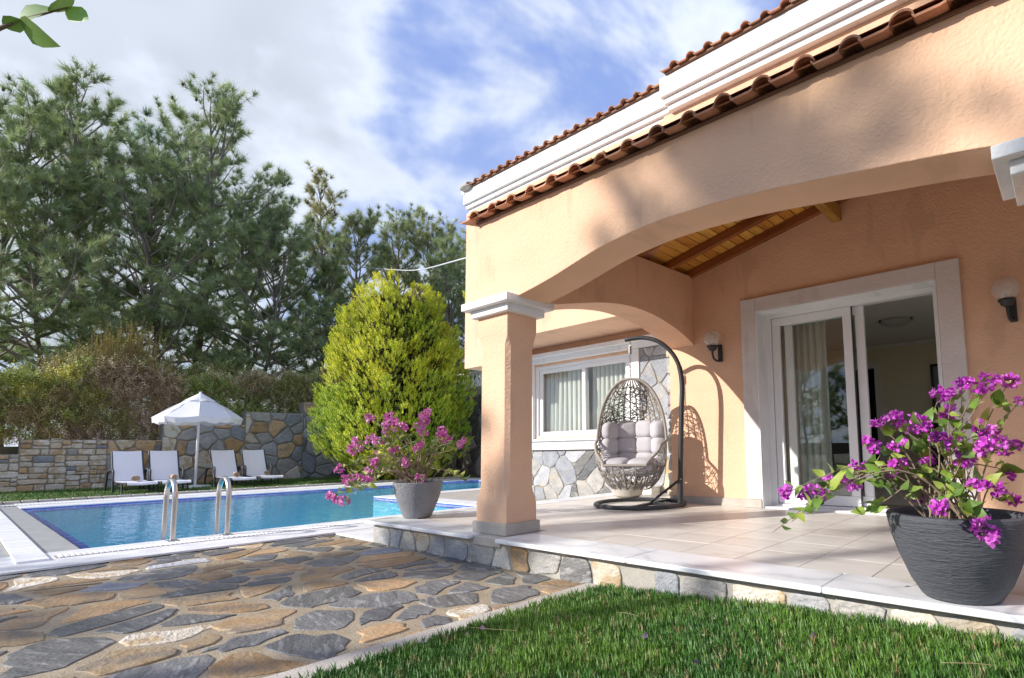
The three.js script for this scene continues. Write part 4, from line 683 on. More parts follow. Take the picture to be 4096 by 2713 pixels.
{
  const s = thing('light_switch', 'small white switch plate on the porch wall right of the door', 'switch', [-0.70, 1.19, ZW]);
  part(s, 'plate', bx(-0.055, 0.055, -0.03, 0.03, 0, 0.01, 0.004), MT.pvc); part(s, 'rocker', bx(-0.045, -0.002, -0.02, 0.02, 0.01, 0.014, 0.002), MT.pvc); part(s, 'rocker', bx(0.002, 0.045, -0.02, 0.02, 0.01, 0.014, 0.002), MT.pvc);
  const c = thing('curtain', 'sheer cream curtain behind the closed pane of the glass door', 'curtain', [-2.1, T, -5.85]);
  wpart(c, 'fabric', drape(-2.44, -1.96, 0.215, 2.40, -5.86, 0.04, 6), MT.sheer);
  wpart(c, 'curtain_rail', tube([V(-2.6, 2.42, -5.86), V(-0.7, 2.42, -5.86)], 0.012, 8), MT.pvc);
  const l = thing('ceiling_lamp', 'shallow glass bowl lamp on the ceiling of the living room', 'ceiling lamp', [-1.66, 2.47, -7.75]);
  part(l, 'bowl', lathe([[0, -0.085], [0.08, -0.08], [0.16, -0.055], [0.21, -0.02], [0.215, -0.012]], 30), std([0.5, 0.47, 0.42], 0.4)); part(l, 'ceiling_plate', lathe([[0.09, -0.02], [0.09, -0.001]], 20), MT.steel);
  for (const a of [0.3, 2.4, 4.5]) part(l, 'clip', bx(Math.cos(a) * 0.21 - 0.012, Math.cos(a) * 0.21 + 0.012, -0.03, -0.004, Math.sin(a) * 0.21 - 0.012, Math.sin(a) * 0.21 + 0.012), MT.black);
  const p = thing('framed_picture', 'dark framed picture on the living room wall', 'picture', [-1.2, 1.36, -9.5]);
  wpart(p, 'frame', merge([bx(-1.585, -1.55, 1.36, 2.065, -9.5, -9.47), bx(-0.85, -0.815, 1.36, 2.065, -9.5, -9.47), bx(-1.55, -0.85, 1.36, 1.395, -9.5, -9.47), bx(-1.55, -0.85, 2.03, 2.065, -9.5, -9.47)]), MT.black);
  wpart(p, 'print', bx(-1.55, -0.85, 1.395, 2.03, -9.498, -9.486), std([0.22, 0.23, 0.22], 0.3));
  const d = thing('dresser', 'dark wooden dresser against the living room wall', 'dresser', [-0.9, 0.19, -9.2]);
  wpart(d, 'body', bx(-1.6, -0.2, 0.24, 1.10, -9.49, -9.05, 0.01), MT.darkwood); wpart(d, 'top', bx(-1.63, -0.17, 1.10, 1.14, -9.495, -9.02, 0.008), MT.darkwood);
  for (const y of [0.30, 0.57, 0.84]) wpart(d, 'drawer', bx(-1.56, -0.24, y, y + 0.23, -9.05, -9.035, 0.006), MT.darkwood);
  for (const x of [-1.55, -0.25]) for (const z of [-9.45, -9.1]) wpart(d, 'leg', bx(x - 0.025, x + 0.025, 0.19, 0.24, z - 0.025, z + 0.025), MT.darkwood);
  const pl = thing('planter', 'low pale stone planter on the porch floor behind the hanging chair', 'planter', [-4.62, T, -5.75]);
  part(pl, 'bowl', lathe([[0, 0.0], [0.15, 0.0], [0.19, 0.03], [0.23, 0.20], [0.215, 0.20], [0.18, 0.05], [0, 0.05]], 30), MT.concrete); part(pl, 'soil', lathe([[0.215, 0.17], [0, 0.18]], 20), MT.soil);
  const lb = thing('ledge_block', 'white rendered ledge at the foot of the stone cladding', 'ledge', [-5.0, 0.0, -6.3]);
  wpart(lb, 'block', bx(-5.25, -4.60, 0.0, 0.29, -6.46, -6.25, 0.012), MT.white); wpart(lb, 'capping', bx(-5.27, -4.58, 0.29, 0.31, -6.46, -6.23, 0.005), MT.marble);
  const wr = part(scene, uniq('overhead_cable'), tube(spl([V(-8.06, 4.27, -5.6), V(-13, 5.62, -7.5), V(-18, 7.2, -9.31), V(-26, 9.6, -10.9)], 40), 0.015, 5), std([0.55, 0.56, 0.58], 0.6)); tag(wr, 'pale overhead cable running from the villa towards the pines', 'cable');
}
// ---------------------------------------------------------------- flowerpots with bougainvillea
const NEAR = [[-0.961, 0.637, -2.277], [-0.906, 0.632, -2.384], [-0.871, 0.644, -2.438], [-0.839, 0.686, -2.535], [-0.747, 0.678, -2.505], [-0.753, 0.732, -2.588], [-0.595, 0.838, -2.240], [-0.562, 0.836, -2.493], [-0.661, 0.928, -2.648], [-0.579, 0.964, -2.557], [-0.558, 0.925, -2.710], [-0.448, 0.927, -2.391], [-0.407, 1.041, -2.594], [-0.352, 1.046, -2.522], [-0.406, 0.977, -2.641], [-0.342, 1.088, -2.695], [-0.262, 1.063, -2.473], [-0.227, 1.085, -2.603], [-0.169, 1.086, -2.682], [-0.152, 1.028, -3.032], [-0.494, 0.772, -2.711], [-0.397, 0.865, -2.464], [-0.416, 0.844, -2.781], [-0.259, 0.896, -2.561], [-0.255, 0.875, -2.814], [-0.204, 0.833, -2.607], [-0.247, 0.828, -2.509], [-0.197, 0.824, -2.999], [-0.371, 0.608, -2.306], [-0.296, 0.675, -2.596], [-0.258, 0.674, -2.630], [-0.222, 0.705, -3.052], [-0.214, 0.590, -3.016], [-0.262, 0.542, -2.403], [-0.260, 0.500, -2.410], [-0.342, 0.772, -2.588], [-0.538, 0.608, -2.798], [-0.579, 0.744, -2.529]];
const NEARTIP = [[-0.974, 0.489, -2.158], [-0.909, 0.531, -2.205], [-0.683, 0.562, -2.384], [-0.66, 0.66, -2.55], [-0.46, 0.72, -2.50], [-0.36, 0.64, -2.42], [-0.55, 0.80, -2.6]];
const FAR = [[-5.710, 0.404, -2.419], [-5.423, 0.417, -2.344], [-5.756, 0.360, -2.558], [-5.632, 0.685, -2.455], [-5.713, 0.577, -2.582], [-5.672, 0.553, -2.570], [-5.292, 0.603, -2.487], [-5.244, 0.649, -2.560], [-5.168, 0.617, -2.499], [-5.260, 0.871, -2.379], [-5.159, 0.934, -2.401], [-5.244, 0.893, -2.490], [-5.336, 0.969, -2.601], [-4.997, 0.961, -2.489], [-5.280, 0.968, -2.694], [-5.066, 1.097, -2.631], [-5.037, 1.047, -2.643], [-5.273, 1.197, -2.762], [-5.048, 1.117, -2.736], [-4.942, 1.094, -2.718], [-5.101, 0.853, -2.727], [-5.374, 0.806, -2.657], [-5.040, 0.737, -2.517], [-5.112, 1.120, -3.003], [-4.660, 1.037, -2.764], [-4.965, 1.227, -2.962], [-5.003, 1.180, -3.000], [-4.650, 1.131, -2.757], [-4.857, 1.049, -3.097], [-4.658, 1.004, -2.991], [-4.765, 0.970, -3.047], [-4.386, 0.913, -2.992], [-4.799, 0.744, -2.705], [-4.780, 0.591, -2.826], [-5.490, 1.198, -2.675], [-4.778, 0.897, -2.799]];
const FARTIP = [[-4.695, 0.869, -3.131], [-4.789, 0.807, -3.108], [-4.718, 0.605, -3.195], [-4.561, 0.548, -3.175], [-5.344, 0.501, -2.551], [-5.440, 0.451, -2.524], [-5.501, 0.710, -2.506], [-5.112, 1.025, -2.607], [-5.033, 1.025, -2.836], [-4.845, 0.922, -3.014], [-4.836, 0.671, -3.070], [-4.877, 0.935, -2.790], [-5.162, 0.978, -2.789], [-4.609, 0.844, -3.032], [-5.342, 0.747, -2.517]];
const OVAL = [[0, 0], [0.12, 0.55], [0.32, 1], [0.58, 0.82], [0.8, 0.42], [1, 0]], BRACT = [[0, 0], [0.1, 0.62], [0.38, 1], [0.66, 0.92], [0.88, 0.55], [1, 0]];
function leafGeo(len, wid, fold, droop, o = OVAL) {   // pointed oval leaf, folded along the midrib, growing along +y from its stalk
  const t = [], z = (f) => -droop * f * f;
  const L = (i, s) => [s * o[i][1] * wid / 2, o[i][0] * len, z(o[i][0]) * len + fold * o[i][1] * wid], M = (i) => [0, o[i][0] * len, z(o[i][0]) * len];
  for (let i = 0; i < 5; i++) for (const s of [-1, 1]) { const a = M(i), b = L(i, s), c = L(i + 1, s), d = M(i + 1); if (i) t.push(...(s > 0 ? [...a, ...b, ...c] : [...a, ...c, ...b])); t.push(...(s > 0 ? [...a, ...c, ...d] : [...a, ...d, ...c])); }
  return toCreasedNormals(soup(t), 0.9);
}
function flowerGeo(s, r) {   // a head of papery bracts, in threes, turned every way
  const g = []; for (let f = 0; f < 4; f++) { const off = V((r() - 0.5) * 1.5 * s, (r() - 0.5) * 1.3 * s, (r() - 0.5) * 1.5 * s), q = toDir(off.clone().normalize().add(V(0, 0.6, 0.2)).normalize(), r() * 6); for (let k = 0; k < 3; k++) { const b = leafGeo(s * (0.8 + 0.4 * r()), s * 0.92, 0.12 + 0.22 * r(), -0.3 + 0.35 * r(), BRACT); b.rotateX(0.5 + 0.45 * r()); b.rotateY(k * 2.094 + r() * 0.5); b.applyQuaternion(q); b.translate(off.x, off.y, off.z); g.push(b); } }
  return merge(g);
}
const leafMat = (l) => l.map((c) => phy(c, 0.5, { transmission: 0.35, thickness: 0 }));
function bougainvillea(base, tips, bare, label, o) {
  const r = rng(o.seed), p = thing('bougainvillea', label, 'flowering plant', base);
  const B = V(...base), stems = [];
  const LG = [0, 1, 2].map((k) => leafGeo(o.leaf * (0.8 + 0.2 * k), o.leaf * (0.52 + 0.1 * k), 0.16, 0.25 + 0.15 * k));
  const FG = [0, 1, 2, 3].map(() => flowerGeo(o.flower * (0.85 + 0.3 * r()), r)), eye = new THREE.SphereGeometry(o.flower * 0.11, 6, 5);
  let nl = 0;
  const lm = leafMat(o.greens), fm = leafMat(o.pinks);
  const all = [...tips.map((t) => [t, 1]), ...bare.map((t) => [t, 0])];
  for (const [t, fl] of all) {
    const E = V(...t), st = B.clone().add(V((r() - 0.5) * o.spread, 0.0, (r() - 0.5) * o.spread)), d = E.clone().sub(st), hz = Math.hypot(d.x, d.z);
    const mid = st.clone().addScaledVector(d, 0.4).add(V((r() - 0.5) * 0.06, 0.05 + hz * 0.22, (r() - 0.5) * 0.06)), m2 = st.clone().addScaledVector(d, 0.75).add(V((r() - 0.5) * 0.05, hz * 0.16, (r() - 0.5) * 0.05));
    const pts = spl([st, mid, m2, E], 14);
    stems.push(tube(pts, (q) => lerp(o.rad, o.rad * 0.35, q), 5, false, false));
    const n = fl ? o.perStem : o.perStem + 4;
    for (let k = 0; k < n; k++) {
      const q = lerp(0.42, 0.99, (k + r() * 0.8) / n), i = Math.min(12, Math.floor(q * 14)), a = pts[i].clone().lerp(pts[i + 1], q * 14 - i), tan = pts[i + 1].clone().sub(pts[i]).normalize();
      const out = V(r() - 0.5, r() * 0.5 - 0.15, r() - 0.5).normalize().addScaledVector(tan, 0.35).normalize();
      if (nl++ > 285) continue;
      const m = part(p, 'leaf', pick(LG, r), pick(lm, r)); m.position.copy(a).sub(B); m.quaternion.copy(toDir(out, r() * 6.3)); m.scale.setScalar(0.75 + 0.5 * r());
    }
    if (fl) for (let k = 0; k < o.perCluster; k++) {
      const c = E.clone().add(V((r() - 0.5), (r() - 0.5) * 0.8, (r() - 0.5)).multiplyScalar(o.cluster)), dir = c.clone().sub(E).normalize().add(V(0, 0.35, 0.25)).normalize();
      const m = part(p, 'flower', pick(FG, r), pick(fm, r)); m.position.copy(c).sub(B); m.quaternion.copy(toDir(dir, r() * 6.3)); m.scale.setScalar(0.8 + 0.45 * r());
      if (k % 2 === 0) part(m, 'eye', eye, eyeMat, [0, o.flower * 0.3, 0]);
    }
  }
  part(p, 'stems', merge(stems), MT.stem, [-base[0], -base[1], -base[2]]);
  return p;
}
const eyeMat = std([0.85, 0.8, 0.6], 0.6);
{
  const pr = [[0, 0], [0.115, 0], [0.128, 0.012], [0.150, 0.06], [0.185, 0.15], [0.212, 0.24], [0.226, 0.31], [0.232, 0.338], [0.228, 0.345], [0.205, 0.345], [0.20, 0.33], [0.19, 0.25], [0, 0.24]];
  const p1 = thing('flower_pot', 'light grey textured flowerpot on the marble corner by the pool', 'flower pot', [-4.98, T, -2.92]);
  part(p1, 'pot', uvLathe(pr, 56), MT.potgrey); part(p1, 'soil', lathe([[0.198, 0.305], [0.1, 0.315], [0, 0.31]], 24), MT.soil);
  const q = [[0, 0], [0.135, 0], [0.148, 0.012], [0.185, 0.07], [0.222, 0.16], [0.252, 0.25], [0.266, 0.322], [0.268, 0.338], [0.263, 0.346], [0.237, 0.346], [0.231, 0.33], [0.216, 0.25], [0, 0.24]];
  const p2 = thing('flower_pot', 'large charcoal bowl flowerpot on the marble edge at lower right', 'flower pot', [-0.395, T, -2.70]);
  part(p2, 'pot', uvLathe(q, 72), MT.potdark); part(p2, 'soil', lathe([[0.229, 0.295], [0.12, 0.31], [0, 0.305]], 24), MT.soil);
  bougainvillea([-4.98, T + 0.30, -2.92], FAR, FARTIP, 'pink bougainvillea growing in the light grey pot by the pool', { seed: 7, leaf: 0.066, flower: 0.026, rad: 0.0055, spread: 0.16, perStem: 5, perCluster: 4, cluster: 0.075, greens: [[0.26, 0.36, 0.06], [0.34, 0.42, 0.07], [0.17, 0.28, 0.05], [0.42, 0.45, 0.08]], pinks: [[0.68, 0.19, 0.50], [0.60, 0.13, 0.42], [0.76, 0.32, 0.60]] });
  bougainvillea([-0.395, T + 0.30, -2.70], NEAR, NEARTIP, 'purple bougainvillea growing in the large charcoal bowl', { seed: 9, leaf: 0.060, flower: 0.0185, rad: 0.0042, spread: 0.2, perStem: 6, perCluster: 5, cluster: 0.055, greens: [[0.17, 0.30, 0.04], [0.26, 0.37, 0.055], [0.12, 0.22, 0.03], [0.34, 0.42, 0.06]], pinks: [[0.62, 0.07, 0.58], [0.52, 0.045, 0.50], [0.70, 0.16, 0.66]] });
}
function uvLathe(pr, seg) { const g = lathe(pr, seg), uv = g.attributes.uv, p = g.attributes.position; for (let i = 0; i < uv.count; i++) { const r = Math.hypot(p.getX(i), p.getZ(i)); uv.setXY(i, uv.getX(i) * 1.5, p.getY(i) + 0.0 * r); } return g; }

// ---------------------------------------------------------------- pines
function tuftGeo(seed, n, len, wid, spread) {
  const r = rng(seed), t = [];
  for (let i = 0; i < n; i++) {
    const az = i * 2.4 + r(), el = Math.pow(r(), 0.7) * spread, d = V(Math.sin(el) * Math.cos(az), Math.cos(el), Math.sin(el) * Math.sin(az)), L = len * (0.7 + 0.5 * r()), s = V(d.y, -d.x, 0.3 * r()).cross(d).normalize().multiplyScalar(wid / 2), b = V(0, len * 0.35 * (r() - 0.6), 0);
    const e = b.clone().addScaledVector(d, L); e.y -= 0.12 * L * Math.sin(el);
    const a1 = b.clone().add(s), a2 = b.clone().sub(s); t.push(...a1, ...a2, ...e);
  }
  return soup(t);
}
const TUFT = [tuftGeo(1, 34, 0.28, 0.016, 1.5), tuftGeo(2, 34, 0.28, 0.016, 1.3)];
const needle = phy([1, 1, 1], 0.65, { transmission: 0.5, thickness: 0 });
const CONE = (() => { const g = new THREE.SphereGeometry(0.045, 6, 5); g.scale(1, 1.6, 1); return g; })();
function pine(label, pos, H, R, seed, o = {}) {
  const r = rng(seed), tree = thing('pine_tree', label, 'tree', pos, o.group || 'pines behind the garden wall');
  const lean = [(r() - 0.5) * 0.08 * H + (o.lean || 0), (r() - 0.5) * 0.08 * H], wob = [r() * 6, r() * 6];
  const TP = (h) => V(lean[0] * h * h + 0.18 * Math.sin(h * 7 + wob[0]), h * H, lean[1] * h * h + 0.18 * Math.sin(h * 6 + wob[1]));
  const tp = []; for (let i = 0; i <= 16; i++) tp.push(TP(i / 16));
  part(tree, 'trunk', tube(tp, (t) => lerp(0.20, 0.02, Math.pow(t, 0.8)) * H / 15, 8), MT.bark);
  const br = [], mats = [[], []], cols = [[], []], cones = [];
  const hue = (o.hue || [0.118, 0.158, 0.078]).map((c) => c * 2.6);
  const tuft = (p, d) => { const k = r() < 0.5 ? 0 : 1, s = 0.75 + 0.6 * r(); mats[k].push(mat4(p, toDir(d, r() * 6.3), V(s, s, s))); const f = 0.65 + 0.75 * r(), y = r() * 0.35; cols[k].push(rgb(hue[0] * f * (1 + y), hue[1] * f * (1 + 0.4 * y), hue[2] * f)); };
  const n = Math.round((o.n || 74) * 0.86), lo = o.lo ?? 0.08;
  for (let i = 0; i < n; i++) {
    const h = lerp(lo, 0.985, Math.pow((i + r()) / n, 0.9)), b = TP(h), az = i * 2.399 + r() * 0.9;
    const hh = (h - lo) / (1 - lo), shape = Math.sqrt(Math.max(0.04, 1 - Math.pow((hh - 0.42) / 0.62, 2))) * (hh < 0.42 ? 1 : 0.95), len = R * shape * (0.45 + 0.75 * r()), el = lerp(-0.05, 0.85, Math.pow(h, 1.3)) + (r() - 0.5) * 0.4;
    const lead = h > 0.5 && r() < 0.34, el2 = lead ? 1.0 + 0.35 * r() : el, ln = lead ? len * 1.15 : len;
    if (len < 0.3) { tuft(b, V(r() - 0.5, 1.5, r() - 0.5).normalize()); continue; }
    const pts = [b.clone()]; let d = V(Math.cos(az) * Math.cos(el2), Math.sin(el2), Math.sin(az) * Math.cos(el2)), q = b.clone();
    for (let k = 0; k < 7; k++) { d.add(V((r() - 0.5) * 0.28, 0.10 + (r() - 0.5) * 0.2, (r() - 0.5) * 0.28)).normalize(); q = q.clone().addScaledVector(d, ln / 7); pts.push(q); }
    const r0 = 0.012 + 0.016 * len;
    br.push(tube(pts, (t) => lerp(r0, 0.006, t), 4, false, false));
    const dens = o.dens || 1, ns = Math.round(len * 2.3 * dens) + 3;
    for (let k = 0; k < ns; k++) {
      const t = lerp(o.inn ?? 0.46, 1, (k + r()) / ns), ii = Math.min(6, Math.floor(t * 7)), s0 = pts[ii].clone().lerp(pts[ii + 1], t * 7 - ii), tg = pts[ii + 1].clone().sub(pts[ii]).normalize();
      const side = tg.clone().cross(V(0, 1, 0)).normalize().multiplyScalar(r() < 0.5 ? 1 : -1), sd = tg.clone().multiplyScalar(0.65).addScaledVector(side, 0.55 + 0.5 * r()).add(V(0, 0.15 + 0.5 * (r() - 0.3), 0)).normalize();
      const sl = (0.35 + 0.75 * r()) * (0.45 + 0.28 * len) * (1.1 - 0.5 * t), e = s0.clone().addScaledVector(sd, sl); e.y += 0.08 * sl;
      br.push(tube([s0, s0.clone().lerp(e, 0.5).add(V(0, -0.02, 0)), e], (t2) => lerp(0.009, 0.004, t2), 3, false, false));
      const nt = Math.max(1, Math.round(sl / 0.24));
      for (let m = 0; m < nt; m++) { const f = lerp(0.35, 1, (m + 0.5) / nt), p = s0.clone().lerp(e, f).add(V((r() - 0.5) * 0.16, (r() - 0.5) * 0.12, (r() - 0.5) * 0.16)); tuft(p, sd.clone().add(V((r() - 0.5) * 0.9, 0.35 + (r() - 0.5) * 0.6, (r() - 0.5) * 0.9)).normalize()); }
      tuft(e, sd.clone().add(V(0, 0.4, 0)).normalize());
      if (r() < 0.12) cones.push(mat4(e.clone().add(V(0, -0.06, 0)), new THREE.Quaternion(), V(1, 1, 1)));
    }
    tuft(pts[7], d.clone().add(V(0, 0.3, 0)).normalize());
  }
  part(tree, 'branches', merge(br), MT.barkgrey);
  TUFT.forEach((g, k) => inst(tree, 'needles', g, needle, mats[k], cols[k]));
  if (cones.length) inst(tree, 'cones', CONE, MT.bark, cones);
  return tree;
}
const gd = (d, D) => [d[0] * D, 1.1, d[1] * D];
pine('pine cut off by the left edge of the picture', gd([-0.999, -0.030], 25), 10.2, 3.0, 201, { n: 66 });
pine('tall twin topped pine second from the left edge', gd([-0.995, -0.098], 25.5), 11.4, 3.2, 202, {});
pine('pine with a bluish crown between the two tallest pines', gd([-0.988, -0.152], 28), 11.6, 3.0, 203, { hue: [0.095, 0.14, 0.09] });
pine('tallest broad pine above the white parasol', gd([-0.975, -0.220], 25), 12.3, 3.5, 204, { n: 70 });
pine('broad pine leaning right of the tallest one', gd([-0.958, -0.275], 27), 9.4, 3.4, 205, { n: 60, lean: 0.4 });
pine('slim pine with bare dark trunk left of the golden cypress', gd([-0.930, -0.367], 30), 12.4, 2.0, 206, { n: 44, lo: 0.3, hue: [0.14, 0.15, 0.075], lean: 0.8 });
pine('pine rising behind the left shoulder of the golden cypress', gd([-0.905, -0.425], 29), 10.9, 2.7, 207, { hue: [0.13, 0.165, 0.085] });
pine('pine rising behind the tip of the golden cypress', gd([-0.880, -0.476], 31), 11.7, 2.9, 208, { hue: [0.13, 0.165, 0.09] });
pine('pine rising behind the right shoulder of the golden cypress', gd([-0.850, -0.527], 29), 10.9, 2.9, 209, { hue: [0.135, 0.165, 0.085] });
pine('pine half hidden by the left edge of the villa', gd([-0.822, -0.569], 28), 9.8, 2.9, 210, { hue: [0.125, 0.16, 0.085] });
pine('low bushy pine filling the gap behind the parasol', gd([-0.955, -0.30], 24), 7.6, 3.2, 211, { n: 56, pw: 0.35 });
pine('low bushy pine behind the tall hedge shoots', gd([-0.985, -0.175], 24), 8.2, 3.3, 212, { n: 56, pw: 0.35 });
pine('low bushy pine behind the left part of the hedge', gd([-0.998, -0.065], 24), 7.4, 3.2, 213, { n: 54, pw: 0.35 });
pine('low bushy pine left of the golden cypress', gd([-0.93, -0.375], 25), 6.6, 2.8, 214, { n: 50, pw: 0.35 });
pine('low bushy pine behind the golden cypress and the villa corner', gd([-0.84, -0.545], 25), 7.6, 3.1, 215, { n: 54, pw: 0.35 });
// pines behind the viewpoint whose crowns shade the porch front
pine('tall pine outside the picture that dapples the arch wall', [-11.5, 0, 14.6], 14.4, 2.2, 221, { n: 62, lo: 0.68, group: 'pines behind the viewpoint' });
pine('second tall pine outside the picture dappling the arch wall', [-8.9, 0, 15.2], 15.2, 2.6, 223, { n: 56, lo: 0.68, group: 'pines behind the viewpoint' });
pine('smaller pine outside the picture shading the stone paving', [-12.9, 0, 13.6], 9.0, 1.8, 222, { n: 26, lo: 0.5, group: 'pines behind the viewpoint' });
pine('low pine outside the picture mirrored in the glass door', [-11.5, 0, 19], 6.8, 3.0, 224, { n: 50, group: 'pines behind the viewpoint' });
pine('other low pine outside the picture mirrored in the glass door', [-7.8, 0, 18.5], 6.4, 3.0, 225, { n: 50, group: 'pines behind the viewpoint' });

// ---------------------------------------------------------------- golden cypresses
const SPRAY = (() => { const r = rng(301), t = []; for (let k = 0; k < 15; k++) { const y = 0.02 + 0.145 * k / 15, az = k * 2.4, L = 0.055 * (1.15 - k / 18), d = V(Math.cos(az) * 0.75, 0.75, Math.sin(az) * 0.75).normalize(), s = V(-Math.sin(az), 0, Math.cos(az)).multiplyScalar(0.011), a = V(0, y, 0), m = a.clone().addScaledVector(d, L * 0.55), e = a.clone().addScaledVector(d, L); t.push(...a, ...m.clone().add(s), ...m.clone().sub(s), ...m.clone().sub(s), ...m.clone().add(s), ...e); } return soup(t); })();
function cypress(label, pos, H, R, nClump, seed, o = {}) {
  const r = rng(seed), tree = thing('golden_cypress', label, 'conifer', pos), mats = [], cols = [], inner = [], icol = [];
  part(tree, 'trunk', tube([V(0, 0, 0), V(0.05, H * 0.4, 0.03), V(0, H * 0.93, 0)], (t) => lerp(0.11, 0.015, t) * R / 2, 8), MT.bark);
  const prof = o.prof || ((y) => Math.pow(Math.sin(Math.PI * Math.pow(cl(y * 0.95 + 0.03), 0.74)), 0.56) * (y < 0.12 ? 0.72 + 2.3 * y : 1));
  const y0 = o.y0 || 0;
  for (let i = 0; i < nClump; i++) {
    const f = (i + 0.5) / nClump, yy = y0 + (1 - y0) * (1 - Math.pow(1 - f, 0.82)) * 0.985, az = i * 2.399 + r() * 0.5, yn = (yy - y0) / (1 - y0);
    const lump = 0.72 + 0.5 * n3(Math.cos(az) * 2.4 + 5, yy * 6, Math.sin(az) * 2.4 + 9), rr = R * prof(yn) * lump * (0.80 + 0.22 * r()), c = V(Math.cos(az) * rr, yy * H, Math.sin(az) * rr);
    const up = 0.75 + 0.9 * yn, ax = V(Math.cos(az) * 0.8, up, Math.sin(az) * 0.8).add(V((r() - 0.5) * 0.5, 0, (r() - 0.5) * 0.5)).normalize(), len = (o.clump || 0.75) * (0.7 + 0.6 * r());
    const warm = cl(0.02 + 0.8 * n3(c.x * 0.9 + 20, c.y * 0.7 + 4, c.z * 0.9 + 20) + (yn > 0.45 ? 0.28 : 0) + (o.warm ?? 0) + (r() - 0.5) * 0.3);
    const brown = r() < 0.035;
    for (let k = 0; k < (o.per || 52); k++) {
      const t = Math.pow(r(), 0.8), w = len * 0.36 * Math.sin(Math.PI * Math.pow(cl(t * 0.9 + 0.08), 0.7)), a = r() * 6.3, q = c.clone().addScaledVector(ax, (t - 0.35) * len).add(V(Math.cos(a) * w * Math.sqrt(r()), (r() - 0.5) * w * 0.5, Math.sin(a) * w * Math.sqrt(r())));
      const d = ax.clone().multiplyScalar(1.2).add(V(Math.cos(a) * 0.5, 0.25 + 0.2 * r(), Math.sin(a) * 0.5)).normalize(), s = 0.75 + 0.6 * r();
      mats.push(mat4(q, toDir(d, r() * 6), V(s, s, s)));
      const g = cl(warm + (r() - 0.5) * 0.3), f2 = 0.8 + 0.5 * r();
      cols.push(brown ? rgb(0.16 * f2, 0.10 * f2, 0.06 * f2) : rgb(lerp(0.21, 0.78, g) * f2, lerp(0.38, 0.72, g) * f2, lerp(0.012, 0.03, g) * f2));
    }
  }
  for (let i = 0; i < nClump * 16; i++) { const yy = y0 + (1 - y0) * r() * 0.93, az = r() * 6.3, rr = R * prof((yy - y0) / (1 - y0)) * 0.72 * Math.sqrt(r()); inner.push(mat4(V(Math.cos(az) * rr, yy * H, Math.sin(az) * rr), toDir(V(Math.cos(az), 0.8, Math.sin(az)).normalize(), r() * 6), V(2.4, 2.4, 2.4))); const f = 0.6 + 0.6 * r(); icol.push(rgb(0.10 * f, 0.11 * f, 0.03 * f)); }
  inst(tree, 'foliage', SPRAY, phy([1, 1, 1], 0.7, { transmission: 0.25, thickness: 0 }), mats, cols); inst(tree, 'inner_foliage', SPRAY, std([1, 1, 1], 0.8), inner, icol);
  return tree;
}
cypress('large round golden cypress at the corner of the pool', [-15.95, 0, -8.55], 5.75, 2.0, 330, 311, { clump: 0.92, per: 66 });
cypress('small golden cypress top peeping out beside the villa wall', [-14.25, 0, -10.72], 6.55, 0.62, 60, 312, { y0: 0.78, clump: 0.5, per: 40, warm: 0.4 });

